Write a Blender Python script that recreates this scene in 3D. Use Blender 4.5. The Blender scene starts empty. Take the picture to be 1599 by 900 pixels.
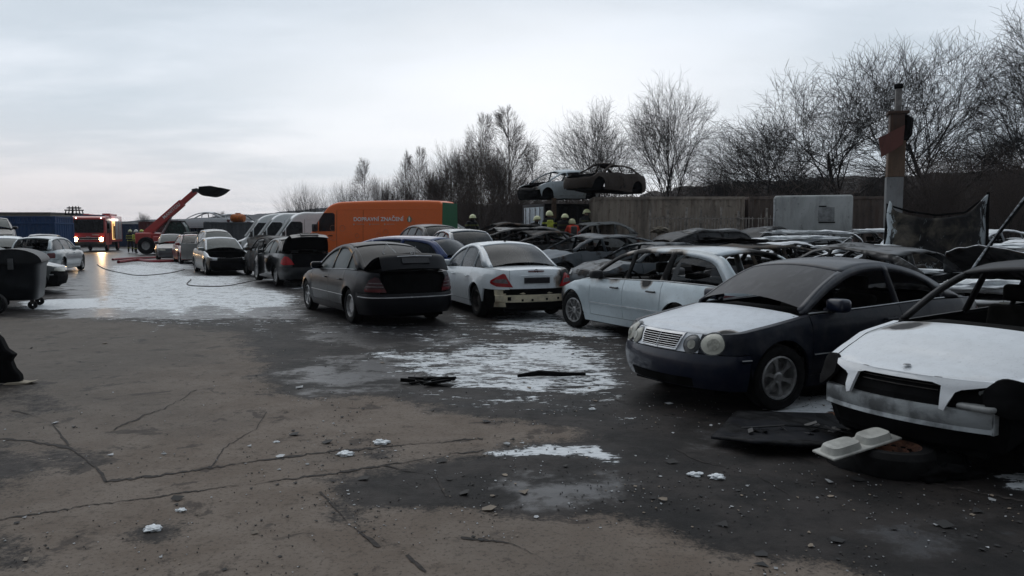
import bpy, bmesh, math, random
import numpy as np
from mathutils import Vector, Matrix, noise as mnoise
R = math.radians
rnd = random.Random(7)
scene = bpy.context.scene
COL = scene.collection

# ---------------------------------------------------------------- camera
CAMH, FPX, HZ = 1.72, 1200.0, 360.0
PITCH = math.atan((450 - HZ) / FPX)
cd = bpy.data.cameras.new('camera')
cd.sensor_width = 36.0
cd.lens = 36.0 * FPX / 1599.0
cd.clip_start, cd.clip_end = 0.1, 6000
cam = bpy.data.objects.new('camera', cd)
COL.objects.link(cam)
cam.location = (0, 0, CAMH)
cam.rotation_euler = (R(90) - PITCH, 0, 0)
scene.camera = cam

# ---------------------------------------------------------------- world
SUN_EL, SUN_AZ = R(52), R(-25)
w = bpy.data.worlds.new('World'); scene.world = w; w.use_nodes = True
nt = w.node_tree; nt.nodes.clear()

class NB:
    """small node builder"""
    def __init__(s, nt): s.nt = nt
    def n(s, t, **k):
        o = s.nt.nodes.new(t)
        for a, v in k.items():
            if a == 'inp':
                for i, x in v.items(): s.set(o, i, x)
            else: setattr(o, a, v)
        return o
    def set(s, o, i, x):
        sk = o.inputs[i]
        if isinstance(x, bpy.types.NodeSocket): s.nt.links.new(x, sk)
        elif x is not None:
            if isinstance(x, (tuple, list)) and len(x) == 3 and sk.type == 'RGBA': x = (*x, 1)
            if isinstance(x, (int, float)) and sk.type in ('RGBA', 'VECTOR'): x = (x, x, x, 1)[:4 if sk.type == 'RGBA' else 3]
            sk.default_value = x
    def m(s, op, a, b=None, c=None, clamp=False):
        o = s.n('ShaderNodeMath', operation=op, use_clamp=clamp)
        s.set(o, 0, a)
        if b is not None: s.set(o, 1, b)
        if c is not None: s.set(o, 2, c)
        return o.outputs[0]
    def vm(s, op, a, b=None, sc=None):
        o = s.n('ShaderNodeVectorMath', operation=op)
        s.set(o, 0, a)
        if b is not None: s.set(o, 1, b)
        if sc is not None: s.set(o, 3, sc)
        return o.outputs['Value'] if op in ('DOT_PRODUCT', 'LENGTH', 'DISTANCE') else o.outputs[0]
    def ss(s, x, lo, hi, a=0., b=1.):
        o = s.n('ShaderNodeMapRange', interpolation_type='SMOOTHSTEP')
        for i, v in enumerate((x, lo, hi, a, b)): s.set(o, i, v)
        return o.outputs[0]
    def noise(s, vec, scale, detail=4, rough=.55, dist=0.):
        o = s.n('ShaderNodeTexNoise')
        s.set(o, 'Vector', vec); s.set(o, 'Scale', scale); s.set(o, 'Detail', detail)
        s.set(o, 'Roughness', rough); s.set(o, 'Distortion', dist)
        return o.outputs['Fac']
    def mix(s, f, a, b):
        o = s.n('ShaderNodeMix', data_type='RGBA')
        s.set(o, 0, f); s.set(o, 6, a); s.set(o, 7, b)
        return o.outputs[2]
    def scale(s, vec, sx, sy, sz):
        return s.vm('MULTIPLY', vec, (sx, sy, sz))

b = NB(nt)
sky = b.n('ShaderNodeTexSky', sky_type='NISHITA', sun_disc=False, sun_elevation=SUN_EL, sun_rotation=SUN_AZ,
          air_density=1.0, dust_density=3.0)
tc = b.n('ShaderNodeTexCoord').outputs['Generated']
sep = b.n('ShaderNodeSeparateXYZ'); b.set(sep, 0, tc)
zz = b.m('MAXIMUM', sep.outputs['Z'], 0.0)
# overcast deck: noise on a plane overhead, stretched to bands
den = b.m('ADD', zz, 0.10)
comb = b.n('ShaderNodeCombineXYZ')
b.set(comb, 0, b.m('DIVIDE', sep.outputs['X'], den)); b.set(comb, 1, b.m('DIVIDE', sep.outputs['Y'], den))
n1 = b.noise(b.scale(comb.outputs[0], .30, .42, 1), 1.0, 6, .5, .3)
n2 = b.noise(b.scale(comb.outputs[0], .9, 1.6, 1), 1.3, 5, .55, .2)
cl = b.m('ADD', b.m('MULTIPLY', n1, .72), b.m('MULTIPLY', n2, .28))
cf = b.ss(cl, .42, .60)
grey = b.mix(b.ss(sep.outputs['Z'], .0, .5), (4.5, 5.0, 5.5), (3.8, 4.35, 4.9))
lite = b.mix(b.ss(sep.outputs['Z'], .0, .25), (6.9, 6.95, 7.2), (5.6, 6.05, 6.6))
deck = b.mix(cf, grey, lite)
# bright break in the cloud low in the sky ahead and to the right, dull warm grey low on the left
dv = b.vm('DISTANCE', b.scale(b.vm('NORMALIZE', b.scale(tc, 1, 1, 1)), 1, 1, 2.4), (0.02, .98, .34))
deck = b.mix(b.m('MULTIPLY', b.ss(b.m('ADD', dv, b.m('MULTIPLY', n2, .25)), .62, .12), .75), deck, (7.6, 7.65, 7.8))
lowl = b.m('MULTIPLY', b.ss(sep.outputs['X'], -.05, -.55), b.ss(sep.outputs['Z'], .16, .0))
deck = b.mix(b.m('MULTIPLY', lowl, .75), deck, (5.9, 5.5, 5.55))
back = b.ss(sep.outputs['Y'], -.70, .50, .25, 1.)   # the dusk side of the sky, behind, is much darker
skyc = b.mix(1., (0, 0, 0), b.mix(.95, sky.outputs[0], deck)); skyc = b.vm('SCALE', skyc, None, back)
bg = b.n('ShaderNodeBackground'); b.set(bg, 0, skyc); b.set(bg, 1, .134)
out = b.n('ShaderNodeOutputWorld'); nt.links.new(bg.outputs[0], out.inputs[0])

# ---------------------------------------------------------------- sun (veiled by the overcast)
sl = bpy.data.lights.new('sun', 'SUN'); sl.energy = 0.5; sl.angle = R(60); sl.specular_factor = .25; sl.color = (1, .95, .88)
so = bpy.data.objects.new('sun', sl); COL.objects.link(so)
sd = Vector((math.sin(SUN_AZ) * math.cos(SUN_EL), math.cos(SUN_AZ) * math.cos(SUN_EL), math.sin(SUN_EL)))
so.rotation_euler = sd.to_track_quat('Z', 'Y').to_euler(); so.location = (0, 0, 40)
vs = scene.view_settings
vs.view_transform = 'Standard'; vs.look = 'None'; vs.exposure = 0.15; vs.gamma = 1; vs.use_curve_mapping = False
scene.render.engine = 'CYCLES'
try:
    scene.cycles.use_denoising = True
    scene.cycles.max_bounces = 6; scene.cycles.transparent_max_bounces = 12
    scene.cycles.sample_clamp_indirect = 4
except Exception: pass

# ---------------------------------------------------------------- helpers
def ss(x, a, b2):
    t = np.clip((np.asarray(x, float) - a) / (b2 - a), 0, 1); return t * t * (3 - 2 * t)
def gz(x, y):
    """height of the ground: the yard rises a little towards the back on the right"""
    h = .62 * ss(y, 17, 33) * ss(x, -9.5, -1.5)
    return float(h) if np.ndim(h) == 0 else h
def ray(u, v):
    """direction of the sight line through photo pixel (u, v)"""
    a, c = (u - 799.5) / FPX, (450 - v) / FPX
    return np.array([a, math.cos(PITCH) + c * math.sin(PITCH), -math.sin(PITCH) + c * math.cos(PITCH)])
def G(u, v, z=0.0):
    d = ray(u, v); t = (z - CAMH) / d[2]
    return np.array([d[0] * t, d[1] * t])

MATS = {}
def new_mat(name):
    m = bpy.data.materials.new(name); m.use_nodes = True
    nt = m.node_tree; nt.nodes.clear(); b = NB(nt)
    p = b.n('ShaderNodeBsdfPrincipled'); o = b.n('ShaderNodeOutputMaterial'); nt.links.new(p.outputs[0], o.inputs[0])
    return m, b, p
def bump(b, p, h, strength=.3, dist=.01):
    o = b.n('ShaderNodeBump'); b.set(o, 'Strength', strength); b.set(o, 'Distance', dist); b.set(o, 'Height', h)
    b.set(p, 'Normal', o.outputs[0])
def simple(name, col, rough=.5, metal=0., var=.25, scale=6., emit=None, alpha=None, spec=.5, bmp=0., trans=None, world=False):
    if name in MATS: return MATS[name]
    m, b, p = new_mat(name)
    co = b.n('ShaderNodeTexCoord').outputs['Object']
    n = b.noise(co, scale, 5, .6)
    dark = tuple(c * (1 - var) for c in col); lite = tuple(min(1, c * (1 + var)) for c in col)
    b.set(p, 'Base Color', b.mix(b.ss(n, .35, .65), dark, lite))
    b.set(p, 'Roughness', b.m('ADD', rough - .08, b.m('MULTIPLY', n, .16))); b.set(p, 'Metallic', metal)
    b.set(p, 'Specular IOR Level', spec)
    if emit: b.set(p, 'Emission Color', (*emit[0], 1)); b.set(p, 'Emission Strength', emit[1])
    if alpha is not None: b.set(p, 'Alpha', alpha)
    if trans: b.set(p, 'Transmission Weight', trans)
    if bmp: bump(b, p, b.noise(co, scale * 4, 4, .6), bmp, .02)
    MATS[name] = m; return m
def paint(name, col, rough=.3, soot=0., burns=(), foam=0., rust=0., metal=0., coat=.4, dust=.15, fscale=3., spec=.5):
    """car paint: soot and burnt zones, rust after fire, a film of extinguishing foam lying on top faces"""
    if name in MATS: return MATS[name]
    m, b, p = new_mat(name)
    co = b.n('ShaderNodeTexCoord').outputs['Object']
    na = b.noise(co, 2.2, 6, .62, .4); nb_ = b.noise(co, 9., 5, .6); nc = b.noise(co, 38., 3, .6)
    c = b.mix(b.m('MULTIPLY', b.ss(nb_, .38, .7), dust), col, (.10, .095, .09))
    c = b.mix(b.m('MULTIPLY', b.ss(nc, .56, .75), .35), c, tuple(x * .45 for x in col))
    f = None
    if soot > 0: f = b.ss(na, .80 - .55 * soot, .90 - .55 * soot)
    for (x, y, z, r) in burns:
        d = b.m('DIVIDE', b.vm('DISTANCE', co, (x, y, z)), r)
        d = b.m('ADD', d, b.m('MULTIPLY', b.m('SUBTRACT', na, .5), 1.3))
        d = b.m('ADD', d, b.m('MULTIPLY', b.m('SUBTRACT', nb_, .5), .5))
        g = b.ss(d, 1.05, .75); f = g if f is None else b.m('MAXIMUM', f, g)
        c = b.mix(b.m('MULTIPLY', b.ss(d, 1.35, .95), .8), c, (.13, .085, .045))
    rr = b.m('ADD', rough, b.m('MULTIPLY', nb_, .12))
    if f is not None:
        sc = b.mix(b.ss(nb_, .42, .62), (.005, .005, .0055), (.020, .020, .021))
        if rust: sc = b.mix(b.m('MULTIPLY', b.ss(b.noise(co, 3.4, 5, .6), .5, .66), rust), sc, (.11, .055, .028))
        c = b.mix(f, c, sc); rr = b.m('MAXIMUM', rr, b.m('MULTIPLY', f, .72))
    if foam:
        nz = b.n('ShaderNodeSeparateXYZ'); b.set(nz, 0, b.n('ShaderNodeNewGeometry').outputs['Normal'])
        nf = b.m('ADD', b.m('MULTIPLY', b.noise(b.scale(co, 1, 1.6, 1), fscale, 6, .65, .6), .8), b.m('MULTIPLY', nc, .2))
        t = .66 - .40 * foam
        ff = b.m('MULTIPLY', b.ss(nz.outputs[2], .30, .65), b.ss(nf, t, t + .05))
        c = b.mix(ff, c, (.84, .87, .90)); rr = b.m('MAXIMUM', rr, b.m('MULTIPLY', ff, .6))
        bump(b, p, b.m('MULTIPLY', ff, b.m('ADD', .6, nc)), .6, .02)
    b.set(p, 'Base Color', c); b.set(p, 'Roughness', rr); b.set(p, 'Metallic', metal); b.set(p, 'Specular IOR Level', spec if not soot else spec * .6)
    if coat: 
        b.set(p, 'Coat Weight', coat if f is None else b.m('MULTIPLY', b.m('SUBTRACT', 1., f), coat)); b.set(p, 'Coat Roughness', .12)
    MATS[name] = m; return m

def link(o, parent=None):
    COL.objects.link(o)
    if parent is not None: o.parent = parent
    return o
def mk(name, V, F, m, parent=None, ang=35, loc=None):
    me = bpy.data.meshes.new(name); me.from_pydata([tuple(map(float, v)) for v in V], [], F)
    me.materials.append(m)
    if ang:
        me.polygons.foreach_set('use_smooth', [True] * len(me.polygons))
        try: me.set_sharp_from_angle(angle=R(ang))
        except Exception: pass
    me.update()
    o = bpy.data.objects.new(name, me); link(o, parent)
    if loc: o.location = loc
    return o
def empty(name, loc=(0, 0, 0), rz=0, label=None, cat=None, group=None, rot=None):
    o = bpy.data.objects.new(name, None); o.empty_display_size = .3; link(o)
    o.location = loc; o.rotation_euler = rot if rot else (0, 0, rz)
    if label: o['label'] = label; o['category'] = cat
    if group: o['group'] = group
    return o
def tag(o, label=None, cat=None, group=None, kind=None):
    for k, v in (('label', label), ('category', cat), ('group', group), ('kind', kind)):
        if v: o[k] = v
    return o
def copy_tree(o, parent=None):
    c = o.copy(); COL.objects.link(c)
    if parent is not None: c.parent = parent
    for ch in list(o.children): copy_tree(ch, c)
    return c

class MB:
    """collects shapes into one mesh"""
    def __init__(s): s.V = []; s.F = []
    def add(s, V, F):
        k = len(s.V); s.V += [tuple(v) for v in V]; s.F += [tuple(i + k for i in f) for f in F]; return s
    def box(s, x0, x1, y0, y1, z0, z1, M=None, bev=0.):
        if bev > 0:
            bm = bmesh.new(); bmesh.ops.create_cube(bm, size=1)
            for v in bm.verts: v.co = Vector(((x0 + x1) / 2 + v.co.x * (x1 - x0), (y0 + y1) / 2 + v.co.y * (y1 - y0), (z0 + z1) / 2 + v.co.z * (z1 - z0)))
            bmesh.ops.bevel(bm, geom=bm.edges[:], offset=bev, segments=3, affect='EDGES', profile=.5)
            V = [v.co.copy() for v in bm.verts]; F = [[v.index for v in f.verts] for f in bm.faces]; bm.free()
        else:
            V = [Vector(p) for p in ((x0, y0, z0), (x1, y0, z0), (x1, y1, z0), (x0, y1, z0), (x0, y0, z1), (x1, y0, z1), (x1, y1, z1), (x0, y1, z1))]
            F = [(0, 3, 2, 1), (4, 5, 6, 7), (0, 1, 5, 4), (1, 2, 6, 5), (2, 3, 7, 6), (3, 0, 4, 7)]
        if M is not None: V = [M @ Vector(v) for v in V]
        return s.add(V, F)
    def tube(s, pts, r, n=8, cap=True):
        P = [Vector(p) for p in pts]; rs = r if hasattr(r, '__len__') else [r] * len(P)
        V = []; F = []; up = Vector((0, 0, 1)); prev = None
        for i, p in enumerate(P):
            d = (P[min(i + 1, len(P) - 1)] - P[max(i - 1, 0)]).normalized()
            if prev is None:
                a = d.cross(up if abs(d.z) < .9 else Vector((1, 0, 0))).normalized()
            else: a = (prev - d * prev.dot(d)).normalized()
            prev = a; c = d.cross(a)
            for k in range(n):
                t = 2 * math.pi * k / n; V.append(p + (a * math.cos(t) + c * math.sin(t)) * rs[i])
        for i in range(len(P) - 1):
            for k in range(n):
                F.append((i * n + k, i * n + (k + 1) % n, (i + 1) * n + (k + 1) % n, (i + 1) * n + k))
        if cap: F.append(tuple(range(n - 1, -1, -1))); F.append(tuple((len(P) - 1) * n + k for k in range(n)))
        return s.add(V, F)
    def lathe(s, prof, n=24, M=None, a0=0, a1=2 * math.pi):
        """prof: (radius, axial) around local Y axis"""
        V = []; F = []; m = len(prof); full = abs(a1 - a0 - 2 * math.pi) < 1e-6; nn = n if full else n + 1
        for k in range(nn):
            t = a0 + (a1 - a0) * k / n
            for (r, y) in prof: V.append(Vector((r * math.cos(t), y, r * math.sin(t))))
        for k in range(n):
            k2 = (k + 1) % nn
            for j in range(m - 1): F.append((k * m + j, k * m + j + 1, k2 * m + j + 1, k2 * m + j))
        if M is not None: V = [M @ v for v in V]
        return s.add(V, F)
    def prism(s, poly, y0, y1, M=None):
        """poly in (x,z), extruded over y"""
        n = len(poly); V = [Vector((x, y0, z)) for x, z in poly] + [Vector((x, y1, z)) for x, z in poly]
        F = [tuple(range(n)), tuple(range(2 * n - 1, n - 1, -1))] + [(i, i + n, (i + 1) % n + n, (i + 1) % n) for i in range(n)]
        if M is not None: V = [M @ v for v in V]
        return s.add(V, F)
    def grid(s, rows):
        n = len(rows[0]); V = [p for r in rows for p in r]
        F = [(i * n + j, i * n + j + 1, (i + 1) * n + j + 1, (i + 1) * n + j) for i in range(len(rows) - 1) for j in range(n - 1)]
        return s.add(V, F)
    def build(s, name, m, parent=None, ang=35, bev=0., loc=None):
        o = mk(name, s.V, s.F, m, parent, ang, loc)
        if bev:
            md = o.modifiers.new('bevel', 'BEVEL'); md.width = bev; md.segments = 2; md.limit_method = 'ANGLE'
        return o
def TR(x=0, y=0, z=0, rz=0, rx=0, ry=0):
    return Matrix.Translation((x, y, z)) @ Matrix.Rotation(rz, 4, 'Z') @ Matrix.Rotation(ry, 4, 'Y') @ Matrix.Rotation(rx, 4, 'X')
# ---------------------------------------------------------------- cars
def crom(P, n=12):
    P = [np.array(p, float) for p in P]; P = [2 * P[0] - P[1]] + P + [2 * P[-1] - P[-2]]; out = []
    for i in range(1, len(P) - 2):
        p0, p1, p2, p3 = P[i - 1:i + 3]
        t = [0]; 
        for a, c in ((p0, p1), (p1, p2), (p2, p3)): t.append(t[-1] + max(np.linalg.norm(c - a), 1e-6) ** .5)
        for k in range(n):
            x = t[1] + (t[2] - t[1]) * k / n
            A1 = (t[1] - x) / (t[1] - t[0]) * p0 + (x - t[0]) / (t[1] - t[0]) * p1
            A2 = (t[2] - x) / (t[2] - t[1]) * p1 + (x - t[1]) / (t[2] - t[1]) * p2
            A3 = (t[3] - x) / (t[3] - t[2]) * p2 + (x - t[2]) / (t[3] - t[2]) * p3
            B1 = (t[2] - x) / (t[2] - t[0]) * A1 + (x - t[0]) / (t[2] - t[0]) * A2
            B2 = (t[3] - x) / (t[3] - t[1]) * A2 + (x - t[1]) / (t[3] - t[1]) * A3
            out.append((t[2] - x) / (t[2] - t[1]) * B1 + (x - t[1]) / (t[2] - t[1]) * B2)
    out.append(P[-2]); return np.array(out)

# profile (arch) points run from the windscreen base over the roof to the rear screen base, x from the car's middle
SPEC = {
 'coupe': dict(L=4.57, W=1.74, fo=.86, wb=2.69, rw=.318, nose=.745, cowl=.925, belt=(.90, .96), tail=.97, cowlx=.98, deckx=-1.66,
    arch=[(1.02, .93), (.62, 1.16), (.25, 1.305), (-.15, 1.365), (-.6, 1.345), (-1.05, 1.23), (-1.45, 1.07), (-1.72, .975)], wt=.30, rt=-.75,
    fw=[.055, .075, .08, .09, .16], win=[(.84, -.36, 0), (-.44, -1.27, .0)], dl=(1.02, -.40, None), pil=.20, bumper=.565),
 'sedan': dict(L=4.83, W=1.82, fo=.86, wb=2.85, rw=.325, nose=.72, cowl=.95, belt=(.93, .99), tail=1.01, cowlx=1.05, deckx=-1.58,
    arch=[(1.12, .96), (.68, 1.20), (.30, 1.35), (-.2, 1.445), (-.7, 1.425), (-1.15, 1.29), (-1.5, 1.11), (-1.72, 1.005)], wt=.32, rt=-.85,
    fw=[.055, .075, .075, .10, .24], win=[(.95, -.06, 0), (-.14, -.93, 0), (-.97, -1.32, .25)], dl=(1.07, -.09, -1.02), pil=.2, bumper=.60),
 'bmw': dict(L=4.5, W=1.75, fo=.76, wb=2.73, rw=.315, nose=.68, cowl=.93, belt=(.91, .97), tail=1.0, cowlx=.92, deckx=-1.45,
    arch=[(.98, .935), (.55, 1.19), (.20, 1.345), (-.2, 1.405), (-.7, 1.38), (-1.05, 1.27), (-1.38, 1.10), (-1.6, .99)], wt=.20, rt=-.85,
    fw=[.055, .075, .075, .09, .16], win=[(.80, -.16, 0), (-.24, -.96, 0), (-1.0, -1.2, .2)], dl=(.94, -.19, -1.02), pil=.2, bumper=.58),
 'small_sedan': dict(L=4.52, W=1.73, fo=.80, wb=2.715, rw=.32, nose=.70, cowl=.95, belt=(.93, .98), tail=1.0, cowlx=.95, deckx=-1.5,
    arch=[(1.02, .96), (.60, 1.20), (.24, 1.34), (-.2, 1.42), (-.7, 1.40), (-1.1, 1.28), (-1.42, 1.10), (-1.62, 1.0)], wt=.26, rt=-.85,
    fw=[.055, .075, .075, .10, .2], win=[(.86, -.12, 0), (-.2, -.95, 0), (-.99, -1.25, .2)], dl=(.98, -.15, -1.0), pil=.2, bumper=.58),
 'wagon': dict(L=4.81, W=1.80, fo=.83, wb=2.83, rw=.322, nose=.69, cowl=.94, belt=(.915, .97), tail=.97, cowlx=1.12, deckx=-2.20,
    arch=[(1.16, .95), (.72, 1.20), (.36, 1.355), (-.2, 1.43), (-.9, 1.435), (-1.55, 1.40), (-1.85, 1.33), (-2.07, 1.16), (-2.24, .975)], wt=.38, rt=-1.76,
    fw=[.055, .07, .07, .07, .10, .16], win=[(.98, .10, 0), (.02, -.82, -.12), (-.92, -2.05, -.1)], dl=(1.0, .06, -.88), pil=.2, bumper=.58),
 'hatch': dict(L=4.2, W=1.75, fo=.85, wb=2.55, rw=.315, nose=.72, cowl=.97, belt=(.94, 1.0), tail=1.0, cowlx=1.0, deckx=-1.92,
    arch=[(1.06, .98), (.62, 1.25), (.28, 1.40), (-.25, 1.47), (-.9, 1.455), (-1.4, 1.39), (-1.65, 1.25), (-1.95, 1.0)], wt=.28, rt=-1.42,
    fw=[.055, .07, .07, .08, .14, .2], win=[(.88, -.02, 0), (-.1, -.82, -.1), (-.9, -1.5, -.1)], dl=(.95, -.05, -.86), pil=.2, bumper=.60),
 'mpv': dict(L=4.65, W=1.86, fo=.9, wb=2.8, rw=.34, nose=.82, cowl=1.08, belt=(1.05, 1.1), tail=1.1, cowlx=1.15, deckx=-2.12,
    arch=[(1.22, 1.09), (.72, 1.42), (.38, 1.61), (-.2, 1.72), (-1.0, 1.73), (-1.65, 1.68), (-1.95, 1.5), (-2.18, 1.1)], wt=.42, rt=-1.78,
    fw=[.06, .08, .08, .08, .12, .2], win=[(1.05, .12, 0), (.03, -.85, 0), (-.93, -1.95, 0)], dl=(1.1, .08, -.9), pil=.2, bumper=.66),
}
SIDE = ([.10, .20, .30, .42, .58, .68, .80, .92, 1.05, 1.2], [.10, .065, .040, .018, .0, .002, .016, .042, .075, .1])
FRONT = ([.10, .20, .32, .44, .54, .60, .70, .80, .95], [.14, .07, .02, .0, .012, .055, .085, .14, .2])
REAR = ([.10, .22, .32, .42, .55, .61, .72, .88, 1.02, 1.2], [.14, .08, .02, .0, .01, .055, .06, .075, .12, .2])

class Car:
    def __init__(s, kind):
        d = SPEC[kind]; s.d = d; s.kind = kind
        L, W = d['L'] / 2, d['W'] / 2
        s.L, s.Wd = L, W; s.rw = d['rw']; s.AR = d['rw'] + .045
        s.xf = L - d['fo']; s.xr = s.xf - d['wb']
        pl = [(-L, 0), (-L + .015, .35), (-L + .07, .62), (-L + .22, W - .11), (-L + .5, W - .035), (-L + 1.1, W - .006), (0, W), (L - 1.2, W - .01), (L - .62, W - .04),
              (L - .25, W - .115), (L - .12, .57), (L - .03, .3), (L, 0)]
        C = crom(pl, 24); s.C = C
        ds = np.linalg.norm(np.diff(C, axis=0), axis=1); s.S = np.r_[0, np.cumsum(ds)]; s.SE = s.S[-1]
        T = np.gradient(C, axis=0); T /= np.linalg.norm(T, axis=1)[:, None]
        s.N = np.c_[-T[:, 1], T[:, 0]]  # outward for left half
        if s.N[len(C) // 2][1] < 0: s.N = -s.N
        k = np.argmax(C[:, 1] > W * .98)
        s.tx = [-L, -L + .5, d['deckx'], -.9, d['cowlx'] + .02, s.xf, L - .4, L - .1, L]
        b0, b1 = d['belt']
        cz = d['cowl'] - .025
        s.tz = [d['tail'] - .045, d['tail'] - .03, d['tail'] - .02, b1 - .005, b0 - .01, cz - .07, d['nose'] + .02, d['nose'] - .005, d['nose'] - .01]
    def s_of_x(s, x):
        i0, i1 = 20, len(s.C) - 20
        return float(np.interp(x, s.C[i0:i1, 0], s.S[i0:i1]))
    def base(s, q):
        q = min(max(q, 0), s.SE)
        x = np.interp(q, s.S, s.C[:, 0]); y = np.interp(q, s.S, s.C[:, 1])
        nx = np.interp(q, s.S, s.N[:, 0]); ny = np.interp(q, s.S, s.N[:, 1]); l = math.hypot(nx, ny)
        return x, y, nx / l, ny / l
    def ztop(s, x): return float(np.interp(x, s.tx, s.tz))
    def top_s(s, q): return s.ztop(s.base(q)[0])
    def sill(s, x):
        return .20 + .03 * ss(abs(x), s.L - .7, s.L)
    def arch_z(s, x, extra=0.):
        for xc in (s.xf, s.xr):
            dx = abs(x - xc); A = s.AR + extra
            if dx < A: return max(s.rw + math.sqrt(A * A - dx * dx), .2)
        return None
    def bottom(s, q):
        x, y, nx, ny = s.base(q)
        a = s.arch_z(x) if abs(nx) < .75 else None
        return a if a is not None else float(s.sill(x))
    def pt(s, q, z, off=0., sg=1):
        x, y, nx, ny = s.base(q)
        w = min(1, abs(nx) * 1.15) ; tab = FRONT if nx > 0 else REAR
        ins = (1 - w) * np.interp(z, *SIDE) + w * np.interp(z, *tab)
        zt = s.ztop(x); ins += .028 * math.exp(-max(zt - z, 0) / .03)
        for xc in (s.xf, s.xr):
            r = math.hypot(x - xc, z - s.rw) - s.AR
            if r > -.02 and abs(nx) < .7: off += .016 * math.exp(-(max(r, 0) / .07) ** 2)
        d = off - ins
        return (x + nx * d, sg * max(y + ny * d, 0 if ny > .2 or True else 0), z)
    def cols(s, s0, s1, step):
        ks = set([s0, s1])
        n = max(2, int((s1 - s0) / step)); ks |= set(s0 + (s1 - s0) * i / n for i in range(n + 1))
        for xc in (s.xf, s.xr):
            for i in range(15):
                x = xc + s.AR * math.cos(math.pi * i / 14) * .9995
                q = s.s_of_x(x)
                if s0 < q < s1: ks.add(q)
        ks = sorted(ks); o = [ks[0]]
        for k in ks[1:]:
            if k - o[-1] > .006: o.append(k)
        o[-1] = s1
        return o
    def band(s, mb, s0, s1, lo, hi, sg=1, gap=.004, step=.09, K=7, both=False):
        """a body panel of the outer skin between two arc positions and two height functions, edges turned in"""
        g = gap; cs = s.cols(s0 + (0 if both else g) if both else s0 + g, s1 - (0 if both else g), step)
        rows = []
        def col(q, sgn, off0=0.):
            a, c = lo(q) + g, hi(q) - g
            if c < a + .005: c = a + .005
            r = [s.pt(q, a + .002, -.03, sgn)]
            for k in range(K + 1): r.append(s.pt(q, a + (c - a) * k / K, off0, sgn))
            r.append(s.pt(q, c - .002, -.025, sgn)); return r
        if both:
            cs = s.cols(s0 + g, s1, step)
            rows = [col(cs[0], sg, -.025)] + [col(q, sg) for q in cs] + [col(q, -sg) for q in cs[-2::-1]] + [col(cs[0], -sg, -.025)]
        else:
            rows = [col(cs[0], sg, -.025)] + [col(q, sg) for q in cs] + [col(cs[-1], sg, -.025)]
        if sg < 0 and not both: rows = rows[::-1]
        mb.grid(rows); return mb
    def rearband(s, mb, s1, lo, hi, gap=.004, step=.09, K=7):
        g = gap; cs = s.cols(0, s1 - g, step)
        def col(q, sgn, off0=0.):
            a, c = lo(q) + g, hi(q) - g; r = [s.pt(q, a + .002, -.03, sgn)]
            for k in range(K + 1): r.append(s.pt(q, a + (c - a) * k / K, off0, sgn))
            r.append(s.pt(q, c - .002, -.025, sgn)); return r
        rows = [col(cs[-1], -1, -.025)] + [col(q, -1) for q in cs[::-1]] + [col(q, 1) for q in cs[1:]] + [col(cs[-1], 1, -.025)]
        mb.grid(rows); return mb
    def lid(s, mb, x0, x1, q0, q1, bow0, crown, sg=None, gap=.0, nx_=16, nq=8, front=True, qe=None):
        """top surface: columns at skin arc positions, q from the edge (0) to the middle (1); mirrored"""
        if front: a, c = s.s_of_x(x0), (qe or s.SE)
        else: a, c = 0., s.s_of_x(x1)
        for sgn in (1, -1):
            rows = []
            for i in range(nx_ + 1):
                t = i / nx_
                q_ = a + (c - a) * (t if front else t)
                if front and i == 0: q_ += gap
                x, y, z = s.pt(q_, s.top_s(q_) , 0., 1)
                far = abs((s.L - x) if front else (x + s.L))
                w = math.exp(-((abs(x - (x0 if front else x1))) / .35) ** 1.5)
                cr = crown * float(ss(far, -.02, .55)) + .006
                r = []
                for k in range(nq + 1):
                    q = q0 + (q1 - q0) * k / nq
                    f = 1 - (1 - q) ** 2.2
                    r.append((x + (bow0 if front else -bow0) * w * f, sgn * y * (1 - q), z + cr * f - (.0 if k or q0 == 0 else .012)))
                rows.append(r)
            if (sgn < 0) == front: rows = rows[::-1]
            mb.grid(rows)
        return mb
    # ---- greenhouse
    def archpts(s):
        d = s.d; A = crom(d['arch'], 10)
        ds = np.linalg.norm(np.diff(A, axis=0), axis=1); t = np.r_[0, np.cumsum(ds)]; t /= t[-1]
        T = np.gradient(A, axis=0); T /= np.linalg.norm(T, axis=1)[:, None]; Nn = np.c_[T[:, 1], -T[:, 0]]
        if Nn[len(A) // 2][1] < 0: Nn = -Nn
        return A, t, Nn
    def zb(s, x): return s.ztop(x) + .004
    def gy(s, x, z):
        q = s.s_of_x(x); y = s.pt(q, s.ztop(x))[1] - .012
        h = max(z - s.zb(x), -.05)
        y -= h * .30 + h * h * .42
        f = float(ss(x, s.d['cowlx'] - .9, s.d['cowlx'] + .1)) * .06 + float(ss(-x, -s.d['deckx'] - .9, -s.d['deckx'] + .1)) * (.07 if s.kind in ('coupe', 'sedan', 'bmw', 'small_sedan') else .02)
        return y - f

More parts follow.
